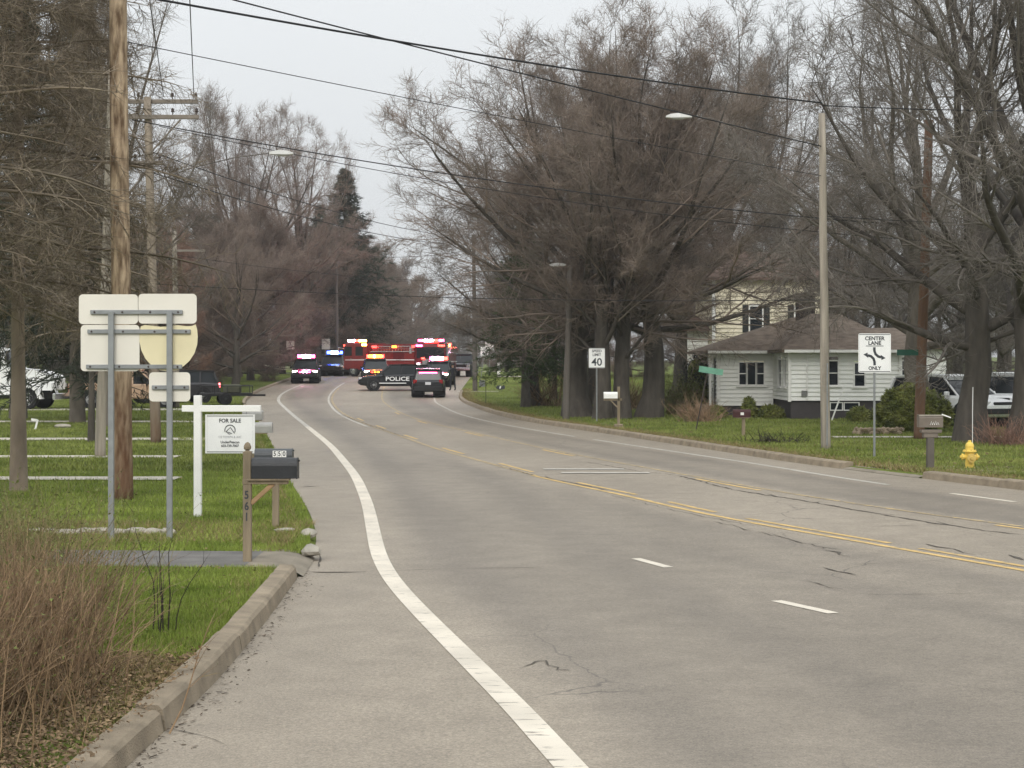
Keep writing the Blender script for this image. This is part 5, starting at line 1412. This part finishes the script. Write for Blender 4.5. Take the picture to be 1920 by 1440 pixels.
# ------------------------------------------------------------------ vehicles (x forward, y left)
M_TYRE = mat('tyre_rubber', (0.018, 0.018, 0.019), .85, .2, 8); M_RIM = mat('rim_metal', (0.42, 0.42, 0.42), .35, .1, 8, metal=.6)
M_RIMB = mat('black_steel_rim', (0.05, 0.05, 0.052), .5, .1, 8)
M_CARB = mat('black_car_paint', (0.010, 0.011, 0.013), .22, .1, 3, spec=.6); M_CARW = mat('white_car_paint', (0.82, 0.82, 0.81), .3, .04, 3, spec=.5)
M_CARG = mat('dark_grey_car_paint', (0.035, 0.033, 0.036), .3, .1, 3, spec=.5); M_CART = mat('tan_car_paint', (0.48, 0.33, 0.22), .4, .12, 3)
M_RED = mat('fire_engine_red', (0.20, 0.010, 0.010), .28, .1, 3, spec=.6); M_REDD = mat('dark_fire_red', (0.12, 0.008, 0.012), .35, .12, 3)
M_CHROME = mat('chrome', (0.62, 0.62, 0.62), .2, .05, 5, metal=.9); M_PLAST = mat('black_plastic', (0.02, 0.02, 0.021), .6, .15, 8)
M_TAIL = mat('red_lens', (0.28, 0.012, 0.012), .25, .1, 5); M_HEADU = mat('clear_lens', (0.6, 0.6, 0.6), .15, .05, 5)
M_HEAD = emit('lit_headlamp', (1, .93, .88), 14); M_TAILL = emit('lit_tail_lamp', (1, .12, .14), 9)
E_PINK = emit('flashing_pink_red', (1, .06, .26), 22); E_WHITE = emit('flashing_white', (1, .5, .74), 60); E_BLUE = emit('flashing_blue', (.035, .09, 1), 24)
E_BLUE2 = emit('flashing_pale_blue', (.22, .36, 1), 45); E_ORANGE = emit('flashing_orange', (1, .26, .02), 16); E_RED = emit('flashing_red', (1, .03, .02), 20); E_AMBER = emit('amber_beacon', (1, .42, .08), 40)
M_CGLASS = glass('car_glass', (.015, .018, .02), .08, .25)
def wheel(t, x, y, r, w, rim=M_RIM):
    s = 1 if y > 0 else -1
    o = MB().lathe([(r * .62, -w / 2), (r * .93, -w / 2), (r, -w / 2 + .03), (r, w / 2 - .03), (r * .93, w / 2), (r * .62, w / 2)], (x, y, r), 18, 'Y').build('wheel', M_TYRE, t)
    MB().lathe([(r * .64, w / 2 * s), (r * .6, (w / 2 - .03) * s), (r * .3, (w / 2 - .03) * s), (r * .2, (w / 2 + .005) * s), (.02, (w / 2 + .01) * s)], (x, y, r), 12, 'Y').build('rim', rim, o)
    return o
def sec(x, w, zb, zt, ch=.09): return [(x, -w * .93, zb), (x, -w, zb + .13), (x, -w, zt - ch), (x, -w * .94, zt), (x, w * .94, zt), (x, w, zt - ch), (x, w, zb + .13), (x, w * .93, zb)]
def gh(x, wb, zb, wt, zt): return [(x, -wb, zb), (x, -wt, zt), (x, wt, zt), (x, wb, zb)]
def suv(name, label, cat, loc, rz, paint, lights=None, lit=False, tail_lit=False, text=False, group=None, white_door=False, rim=M_RIM, plate=True):
    t = thing(name, label, cat, loc, rz, group)
    MB().loft([sec(-2.48, .84, .5, .92), sec(-2.4, .93, .36, 1.04), sec(-1.6, .99, .3, 1.1), sec(0, 1.0, .29, 1.08), sec(1.15, .99, .29, 1.06), sec(2.0, .96, .31, .97), sec(2.38, .9, .36, .87), sec(2.5, .78, .46, .74)]).build('body', paint, t, smooth=False)
    MB().loft([gh(-2.36, .86, 1.0, .84, 1.06), gh(-2.12, .9, 1.0, .72, 1.64), gh(-.6, .92, 1.0, .74, 1.7), gh(.35, .92, 1.0, .73, 1.66), gh(1.25, .9, 1.0, .84, 1.05)]).build('window_glass', M_CGLASS, t)
    MB().loft([sec(-2.2, .68, 1.6, 1.68, .04), sec(-2.0, .75, 1.62, 1.73, .04), sec(-.6, .77, 1.66, 1.78, .04), sec(.3, .75, 1.63, 1.72, .04), sec(.45, .68, 1.6, 1.67, .04)]).build('roof', paint, t)
    for s in (-1, 1):
        for a, b, r_ in (((1.22, s * .9, 1.05), (.38, s * .75, 1.66), .035), ((-.35, s * .935, 1.05), (-.38, s * .76, 1.68), .04), ((-1.35, s * .925, 1.05), (-1.4, s * .755, 1.68), .05), ((-2.36, s * .88, 1.03), (-2.14, s * .74, 1.64), .06)):
            MB().tube([a, b], r_, 5).build('pillar', paint, t)
    for s in (-1, 1):
        for x in (-1.5, 1.5):
            wheel(t, x, s * .925, .38, .25, rim)
            MB().lathe([(.46, s * .3), (.46, s * 1.004), (.40, s * 1.006)], (x, 0, .4), 16, 'Y').build('wheel_arch', M_PLAST, t)
        MB().box((.85, s * 1.07, 1.12), (.12, .2, .16), ch=.03).build('mirror', paint, t)
        MB().box((2.36, s * .72, .82), (.2, .34, .13), rz=-s * .35, ch=.02).build('headlight', M_HEAD if lit else M_HEADU, t)
        MB().box((-2.42, s * .8, .95), (.12, .22, .24), ch=.02).build('tail_light', M_TAILL if tail_lit else M_TAIL, t)
        for x0, x1 in ((-1.33, -.38), (-.34, .95)):
            d = MB().box(((x0 + x1) / 2, s * .998, .68), (x1 - x0 - .02, .02, .62), ch=.008).build('door', M_CARW if white_door else paint, t)
            MB().box((x0 + .15, s * 1.015, .9), (.16, .025, .03)).build('handle', M_PLAST, d)
    MB().box((2.47, 0, .55), (.1, 1.7, .2), ch=.03).build('bumper', M_PLAST, t); MB().box((-2.46, 0, .5), (.12, 1.75, .3), ch=.03).build('bumper', M_PLAST, t)
    MB().box((2.46, 0, .76), (.06, .95, .2), ch=.02).build('grille', M_PLAST, t)
    MB().tube([(2.58, -.5, .4), (2.6, -.45, .85), (2.6, .45, .85), (2.58, .5, .4)], .03, 6).build('push_bar', M_PLAST, t) if lights else None
    if plate: MB().box((-2.5, 0, .84), (.02, .34, .17)).build('licence_plate', mat('plate_white', (.6, .6, .62), .5, .1, 5), t)
    if text:
        for s in (-1, 1):
            text_obj('lettering', 'POLICE', .38, M_CARW, t, (-.1, s * 1.022, .78), (PI / 2, 0, 0 if s < 0 else PI), sx=1.3, bold=.008)
            MB().box((.3, s * 1.014, .5), (2.0, .006, .06)).build('stripe', M_CARW, t)
    if lights:
        lb = MB().box((-.15, 0, 1.81), (.32, 1.3, .05), ch=.015).build('light_bar', M_PLAST, t)
        n = len(lights)
        for i, e in enumerate(lights):
            w = 1.3 / n
            MB().box((-.15, -.65 + w * (i + .5), 1.955), (.34, w * .93, .25), ch=.03).build('lamp', e, lb)  # roof lamps built taller than real ones, standing in for their bloom
        if lit:
            for i, y_ in enumerate((-.34, -.12, .12, .34)):
                MB().box((2.53, y_, .78), (.03, .15, .07)).build('grille_glow_lamp', lights[(i * 2) % n], t)  # small grille lamps added to strengthen the flashing glow
    return t
def road_loc(px, D): return (XD(px, D), D, float(zr(D)) + .012)
BK = -PI / 2    # heading towards the camera
P, W_, B_, B2, O_, R_ = E_PINK, E_WHITE, E_BLUE, E_BLUE2, E_ORANGE, E_RED
suv('police_suv', 'leftmost dark police vehicle with pink and white flashing roof lights', 'police car', road_loc(574, 126), BK + .08, M_CARB, [P, P, W_, W_, W_, W_, P, P], lit=True)
suv('police_suv', 'dark police vehicle with blue flashing roof lights', 'police car', road_loc(627, 142), BK - .1, M_CARB, [B_, B_, B2, B2, B2, B2, B_, B_], lit=False)
suv('police_suv', 'police vehicle with orange flashing lights, mostly hidden behind the side-on one', 'police car', road_loc(704, 126), BK + .12, M_CARB, [R_, O_, O_, E_AMBER, O_, O_, O_, R_], lit=True)
suv('police_suv', 'police vehicle with white and red flashing lights in front of the right fire engine', 'police car', road_loc(822, 121), BK - .05, M_CARB, [P, W_, W_, W_, W_, W_, R_, R_], lit=True)
suv('police_suv', 'black police vehicle parked side-on with white POLICE lettering on its door', 'police car', road_loc(741, 114.5), PI + .12, M_CARB, None, text=True)
sF = suv('police_suv', 'nearest dark police vehicle seen from behind with number plate', 'police car', road_loc(804, 106.5), PI / 2 + .03, M_CARB, None)
ir = MB().box((-2.2, 0, 1.5), (.05, 1.1, .07)).build('rear_light_strip', E_PINK, sF)

def fire_engine(label, loc, rz, front, ladder=True, red=M_RED):
    t = thing('fire_engine', label, 'fire engine', loc, rz)
    Lc, L, w = 2.6, 8.6, 1.22
    MB().loft([sec(L / 2 - Lc, w, .55, 2.75, .12), sec(L / 2 - .5, w, .55, 2.8, .12), sec(L / 2 - .12, w * .97, .6, 2.7, .15), sec(L / 2, w * .92, .62, 2.5, .2)]).build('cab', red, t)
    MB().box((L / 2 + .012, 0, 2.05), (.04, 2.1, .85), ch=.015).build('windscreen', M_CGLASS, t)
    MB().box((L / 2 + .02, 0, 1.25), (.06, 1.25, .55), ch=.02).build('grille', M_CHROME, t)
    MB().box((L / 2 + .28, 0, .72), (.6, 2.44, .36), ch=.05).build('bumper', M_CHROME, t)
    MB().box((L / 2 - .1, 0, .48), (1.0, 2.2, .2)).build('skirt', M_PLAST, t)
    for s in (-1, 1):
        h = MB().box((L / 2 + .04, s * .9, 1.15), (.06, .42, .32), ch=.03).build('headlight', M_CHROME, t)
        MB().lathe([(.1, 0), (.11, .03), (.02, .05)], (L / 2 + .07, s * .9, 1.15), 10, 'X').build('lamp', M_HEAD, h)
        MB().box((L / 2 - .55, s * (w + .005), 2.1), (.8, .02, .75), ch=.008).box((L / 2 - 1.75, s * (w + .005), 2.1), (.8, .02, .75), ch=.008).build('side_window', M_CGLASS, t)
        for x in (L / 2 - .6, L / 2 - 1.8):
            d = MB().box((x, s * (w + .004), 1.25), (.98, .02, .85), ch=.008).build('door', red, t); MB().box((x - .3, s * (w + .03), 1.5), (.2, .03, .04)).build('handle', M_CHROME, d)
        MB().box((0, s * (w + .022), 1.38), (L - .5, .008, .07)).build('stripe', M_CARW, t)
        MB().tube([(L / 2 - .1, s * w, 2.3), (L / 2 + .2, s * (w + .25), 2.4)], .02, 5).box((L / 2 + .2, s * (w + .28), 2.2), (.1, .2, .45), ch=.02).build('mirror', M_CHROME, t)
        wheel(t, L / 2 - 1.1, s * 1.05, .52, .32, M_CHROME); wheel(t, -2.4, s * 1.0, .52, .5, M_CHROME)
        for i in range(4):
            sh_ = MB().box((.9 - i * 1.28, s * (w + .003), 1.75 if i in (2,) else 1.45), (1.15, .03, .85 if i == 2 else 1.35), ch=.008).build('locker_door', M_REDD if i == 2 else red, t)
            MB().box((.9 - i * 1.28, s * (w + .03), 1.02 if i != 2 else 1.38), (.5, .03, .03)).build('handle', M_CHROME, sh_)
    MB().box((-1.45, 0, 1.45), (5.4, 2.36, 1.75), ch=.03).build('body', red, t)
    MB().box((-1.2, 0, .72), (5.6, 1.9, .3)).build('chassis', M_PLAST, t)
    MB().box((-1.4, 0, 2.5), (5.1, 1.9, .32), ch=.03).build('hose_bed', M_REDD, t)
    if ladder:
        for s in (-1, 1):
            lm_ = MB(); za = 2.05
            for z in (za, za + .42): lm_.tube([(1.2, s * (w + .1), z), (-4.0, s * (w + .1), z)], .035, 5)
            lad = lm_.build('ladder', M_CHROME, t)
            for i in range(17):
                x = 1.0 - i * .3; MB().tube([(x, s * (w + .1), za), (x, s * (w + .1), za + .42)], .02, 5).build('rung', M_CHROME, lad)
    lb = MB().box((L / 2 - .5, 0, 2.86), (.45, 2.0, .06), ch=.02).build('light_bar', M_PLAST, t)
    for i, e in enumerate(front): MB().box((L / 2 - .5, -1.0 + 2.0 / len(front) * (i + .5), 2.98), (.4, 2.0 / len(front) * .92, .18), ch=.03).build('lamp', e, lb)
    MB().box((L / 2 + .06, .55, 1.62), (.05, .24, .1)).box((L / 2 + .06, -.55, 1.62), (.05, .24, .1)).build('grille_glow_lamp', E_RED, t)
    MB().box((-4.1, 0, 2.78), (.25, 1.6, .14), ch=.02).build('rear_light_bar', E_RED, t)
    for s in (-1, 1):
        for x, e in ((L / 2 - 2.3, E_AMBER), (.9, E_RED), (-1.2, E_ORANGE), (-3.3, E_RED)):
            MB().box((x, s * (w + .02), 2.62 if x > 1.2 else 2.45), (.5, .06, .16), ch=.02).build('added_glow_lamp', e, t)  # extra flashers added along the engine for more coloured glow
        MB().box((L / 2 + .05, s * .85, 2.58), (.06, .5, .14), ch=.02).build('added_glow_lamp', E_RED if s > 0 else E_PINK, t)
    return t
fire_engine('red fire engine parked at an angle with a side ladder and amber beacon', road_loc(736, 138), PI - .62, [E_AMBER, E_AMBER, E_RED, E_WHITE])
fire_engine('red fire engine facing the camera behind the white and red lights', road_loc(818, 132), BK - .06, [E_PINK, E_WHITE, E_WHITE, E_RED, E_PINK], red=M_REDD)

def pickup(name, label, cat, loc, rz, paint, tail_lit=False, rim=M_RIM, scale=1.0, bed=True):
    t = thing(name, label, cat, loc, rz); t.scale = (scale,) * 3
    MB().loft([sec(-.6, .97, .45, 1.15), sec(1.1, .98, .42, 1.15), sec(1.3, .97, .42, 1.12), sec(2.4, .94, .45, 1.06), sec(2.65, .86, .5, .98)]).build('body', paint, t)
    MB().loft([gh(-.62, .9, 1.1, .78, 1.2), gh(-.5, .92, 1.1, .74, 1.78), gh(.5, .92, 1.1, .74, 1.8), gh(1.3, .9, 1.1, .84, 1.14)]).build('window_glass', M_CGLASS, t)
    MB().loft([sec(-.58, .74, 1.72, 1.82, .03), sec(.5, .76, 1.74, 1.86, .03), sec(.62, .7, 1.7, 1.8, .03)]).build('roof', paint, t)
    for s in (-1, 1):
        for a, b, r_ in (((1.27, s * .89, 1.13), (.55, s * .76, 1.77), .04), ((.2, s * .93, 1.13), (.18, s * .76, 1.78), .05), ((-.58, s * .92, 1.13), (-.52, s * .76, 1.77), .06)):
            MB().tube([a, b], r_, 5).build('pillar', paint, t)
    bd_ = MB()
    for s in (-1, 1): bd_.box((-1.72, s * .93, .87), (2.2, .1, .62), ch=.02)
    bd_.box((-2.8, 0, .87), (.08, 1.86, .6), ch=.02).box((-1.7, 0, .62), (2.2, 1.8, .08)); bd_.build('cargo_bed', paint, t)
    for s in (-1, 1):
        for x in (-1.75, 1.75):
            wheel(t, x, s * .87, .4, .27, rim); MB().lathe([(.5, s * .5), (.5, s * .99), (.43, s * .995)], (x, 0, .42), 14, 'Y').build('wheel_arch', M_PLAST, t)
        MB().box((2.58, s * .74, .86), (.14, .3, .2), ch=.02).build('headlight', M_HEADU, t); MB().box((-2.82, s * .86, .92), (.08, .16, .34), ch=.02).build('tail_light', M_TAILL if tail_lit else M_TAIL, t)
        MB().box((.95, s * 1.08, 1.22), (.1, .2, .2), ch=.03).build('mirror', M_PLAST, t); d = MB().box((.35, s * .985, .8), (1.15, .02, .6), ch=.008).build('door', paint, t); MB().box((-.05, s * 1.0, 1.0), (.16, .02, .03)).build('handle', M_PLAST, d)
    MB().box((2.68, 0, .6), (.12, 1.85, .22), ch=.03).build('bumper', M_CHROME, t); MB().box((-2.9, 0, .55), (.14, 1.8, .2), ch=.03).build('bumper', M_CHROME, t)
    MB().box((2.66, 0, .86), (.05, 1.1, .26), ch=.02).build('grille', M_PLAST, t)
    return t
def yard(px, D): return (XD(px, D), D, lawn_z(D) + .03)
suv('parked_car', 'dark grey parked vehicle with one lit red tail lamp on the left', 'car', yard(322, 92), PI + .42, M_CARG, None, tail_lit=True)
pickup('white_pickup', 'far white pickup truck on the bank left of the police tape', 'truck', yard(466, 195), .12, M_CARW)
pickup('tan_pickup', 'tan pickup seen between the brown pole and the small square sign', 'truck', yard(245, 82), .1, M_CART)
suv('white_car', 'white car parked behind the rounded bush and the dark tree', 'car', (XD(1786, 59), 59, LAWN + .02), BK + .5, M_CARW, None, plate=False)
pickup('white_pickup', 'white pickup truck behind the dark trunks at the right edge', 'truck', (XD(1880, 60), 60, LAWN + .02), BK - .4, M_CARW)
pickup('dark_pickup', 'dark pickup stopped beyond the standing person', 'truck', road_loc(868, 140), BK - .1, M_CARB)
# heavy white truck with a long hood
D = depth_at(767); T = thing('white_truck', 'white heavy truck with long hood at the left edge', 'truck', (XD(67, D), D, lawn_z(D)), -.12)
MB().loft([[(-.9, -1.0, .75), (-.9, -1.0, 1.95), (-.9, 1.0, 1.95), (-.9, 1.0, .75)], [(.3, -.95, .9), (.3, -.9, 1.85), (.3, .9, 1.85), (.3, .95, .9)], [(1.1, -.75, .9), (1.1, -.7, 1.6), (1.1, .7, 1.6), (1.1, .75, .9)], [(1.22, -.6, .95), (1.22, -.6, 1.45), (1.22, .6, 1.45), (1.22, .6, .95)]]).build('hood', M_CARW, T)
cb = MB().loft([[(-2.5, -1.1, .7), (-2.5, -1.1, 2.95), (-2.5, 1.1, 2.95), (-2.5, 1.1, .7)], [(-1.2, -1.1, .7), (-1.2, -1.05, 2.9), (-1.2, 1.05, 2.9), (-1.2, 1.1, .7)], [(-.85, -1.05, .7), (-.85, -1.0, 1.95), (-.85, 1.0, 1.95), (-.85, 1.05, .7)]]).build('cab', M_CARW, T)
MB().box((-1.75, -1.11, 2.3), (1.0, .02, .75), ch=.008).build('side_window', M_CGLASS, cb); MB().box((-1.02, 0, 2.4), (.04, 1.9, .8), ry=-.35).build('windscreen', M_CGLASS, cb)
MB().box((-5.8, 0, 2.3), (6.2, 2.4, 2.9), ch=.02).build('cargo_box', M_CARW, T)
MB().box((-3.2, 0, .65), (8.0, .9, .3)).build('chassis', M_PLAST, T)
for s in (-1, 1):
    wheel(T, 0, s * .95, .5, .3, M_CARW); wheel(T, -6.8, s * .9, .5, .5, M_CARW)
    fd = [[(.72 * math.cos(a_), y_, .5 + .72 * math.sin(a_)) for a_ in [PI * k_ / 8 for k_ in range(9)]] + [(.56 * math.cos(a_), y_, .5 + .56 * math.sin(a_)) for a_ in [PI * k_ / 8 for k_ in range(8, -1, -1)]] for y_ in (s * .72, s * 1.15)]
    MB().loft(fd).build('fender', M_CARW, T); MB().box((1.15, s * .72, 1.15), (.1, .22, .2), ch=.02).build('headlight', M_HEADU, T)
    MB().tube([(-.9, s * 1.05, 1.9), (-.8, s * 1.35, 2.0), (-.8, s * 1.35, 2.6)], .02, 5).box((-.8, s * 1.37, 2.3), (.06, .16, .6)).build('mirror', M_PLAST, T)
MB().box((1.35, 0, .62), (.16, 2.2, .3), ch=.03).build('bumper', M_CHROME, T)
# flatbed trailer with odds and ends
D = depth_at(759); T = thing('trailer', 'dark flatbed trailer with rails behind the parked vehicle', 'trailer', (XD(424, D), D, lawn_z(D)), .25)
MB().box((0, 0, .55), (2.6, 1.6, .14)).box((1.6, 0, .5), (.9, .1, .1)).build('bed', M_PLAST, T)
for s in (-1, 1):
    mb = MB(); mb.tube([(-1.3, s * .78, 1.0), (1.3, s * .78, 1.0)], .025, 5)
    for i in range(5): mb.tube([(-1.3 + i * .65, s * .78, .6), (-1.3 + i * .65, s * .78, 1.0)], .02, 5)
    mb.build('rail', M_PLAST, T); wheel(T, -.1, s * .9, .33, .2, M_RIMB)
MB().box((.3, -.2, .85), (.9, .8, .45), ch=.05).build('tarp_load', mat('olive_tarp', (.09, .09, .06), .8, .2, 5), T)
# police tape on the left bank and by the right kerb
def tape(label, pts):
    mb = MB()
    pts = [Vector(p) for p in pts]; v = []
    for p in pts: v += [p + Vector((0, 0, -.04)), p + Vector((0, 0, .04)), p + Vector((0, .004, .04)), p + Vector((0, .004, -.04))]
    f = []
    for i in range(len(pts) - 1):
        for k_ in range(4): f.append((4 * i + k_, 4 * i + (k_ + 1) % 4, 4 * i + 4 + (k_ + 1) % 4, 4 * i + 4 + k_))
    return tag(mb.add(v, f).build('barrier_tape', mat('pale_tape', (.75, .70, .58), .5, .1, 3), None), label, 'tape')
tape('upper strand of pale barrier tape hanging left of the first police vehicle', [(XD(494, 134), 134, ZD(684, 134)), (XD(507, 133), 133, ZD(687, 133)), (XD(522, 132), 132, ZD(688, 132)), (XD(547, 131), 131, ZD(689, 131))])
tape('lower strand of pale barrier tape hanging left of the first police vehicle', [(XD(516, 132), 132, ZD(691, 132)), (XD(530, 131.5), 131.5, ZD(692.5, 131.5)), (XD(547, 131), 131, ZD(692.5, 131))])
# ------------------------------------------------------------------ person in dark uniform by the right kerb
def person(label, loc, rz, h=1.78):
    t = thing('person', label, 'person', loc, rz)
    V = {'pel': (0, 0, .98, .15, .11), 'wst': (0, 0, 1.12, .145, .10), 'chs': (0, 0, 1.32, .175, .115), 'shc': (0, 0, 1.46, .12, .09), 'nek': (0, 0, 1.54, .055, .055), 'hd0': (0, .01, 1.62, .08, .09), 'hd1': (0, .01, 1.71, .085, .1), 'hd2': (0, 0, 1.78, .06, .07)}
    E = [('pel', 'wst'), ('wst', 'chs'), ('chs', 'shc'), ('shc', 'nek'), ('nek', 'hd0'), ('hd0', 'hd1'), ('hd1', 'hd2')]
    for s, n in ((-1, 'l'), (1, 'r')):
        V[n + 'hp'] = (s * .1, 0, .9, .1, .1); V[n + 'kn'] = (s * .15, .02, .5, .065, .068); V[n + 'an'] = (s * .18, -.02, .1, .045, .048); V[n + 'to'] = (s * .2, .14, .045, .042, .035)
        V[n + 'sh'] = (s * .2, 0, 1.44, .07, .07); V[n + 'el'] = (s * .29, -.03, 1.17, .05, .05); V[n + 'wr'] = (s * .2, .16, 1.05, .036, .034); V[n + 'hn'] = (s * .15, .22, 1.04, .035, .025)
        E += [('pel', n + 'hp'), (n + 'hp', n + 'kn'), (n + 'kn', n + 'an'), (n + 'an', n + 'to'), ('shc', n + 'sh'), (n + 'sh', n + 'el'), (n + 'el', n + 'wr'), (n + 'wr', n + 'hn')]
        for k_ in range(5):
            V[n + 'f%d' % k_] = (s * (.11 - .012 * k_), .26 + .008 * (k_ % 3), 1.06 - .016 * k_, .009, .009); E.append((n + 'hn', n + 'f%d' % k_))
    ks = list(V); me = bpy.data.meshes.new('body'); me.from_pydata([V[k_][:3] for k_ in ks], [(ks.index(a_), ks.index(b_)) for a_, b_ in E], [])
    o = link(bpy.data.objects.new('body', me), t)
    m = o.modifiers.new('skin', 'SKIN'); m.use_smooth_shade = True; o.modifiers.new('sub', 'SUBSURF').levels = 1
    for i, k_ in enumerate(ks): me.skin_vertices[0].data[i].radius = V[k_][3:5]; me.skin_vertices[0].data[i].use_root = (i == 0)
    mm, n_, l_, b_ = nodes_of('uniform_and_skin'); tcn = n_.new('ShaderNodeTexCoord'); sp = n_.new('ShaderNodeSeparateXYZ'); l_.new(tcn.outputs['Object'], sp.inputs[0])
    rp = n_.new('ShaderNodeValToRGB'); rp.color_ramp.interpolation = 'CONSTANT'; e = rp.color_ramp.elements; e[0].color = (.012, .013, .018, 1); e[1].position = .78; e[1].color = (.38, .22, .15, 1)
    dv = n_.new('ShaderNodeMath'); dv.operation = 'DIVIDE'; dv.inputs[1].default_value = 2.0; l_.new(sp.outputs['Z'], dv.inputs[0]); l_.new(dv.outputs[0], rp.inputs[0]); l_.new(rp.outputs[0], b_.inputs['Base Color']); b_.inputs['Roughness'].default_value = .8
    me.materials.append(mm)
    MB().lathe([(.105, 1.73), (.11, 1.75), (.105, 1.82), (.07, 1.86), (.01, 1.87)], (0, 0, 0), 14).box((0, .11, 1.745), (.16, .1, .012), ch=.002).build('cap', M_PLAST, t)
    MB().lathe([(.17, .96), (.175, .97), (.175, 1.02), (.165, 1.03)], (0, 0, 0), 14).build('duty_belt', M_PLAST, t)
    return t
person('person in dark uniform and cap standing by the right kerb, facing the vehicles', (XD(849, 114), 114, float(zr(114)) + .01), .5)
# ------------------------------------------------------------------ slight far haze, also added to lift the dark tree tones
HAZE = 0.00032
if HAZE > 0:
    m = bpy.data.materials.new('shadow_lift_haze'); m.use_nodes = True; n, l = m.node_tree.nodes, m.node_tree.links; n.clear()
    out = n.new('ShaderNodeOutputMaterial'); pv = n.new('ShaderNodeVolumePrincipled')
    pv.inputs['Color'].default_value = (.92, .93, .96, 1); pv.inputs['Density'].default_value = HAZE
    l.new(pv.outputs[0], out.inputs['Volume'])
    hz = MB().box((0, 1300, 14), (5400, 3200, 32)).build('haze', m); tag(hz, None, None, kind='stuff')
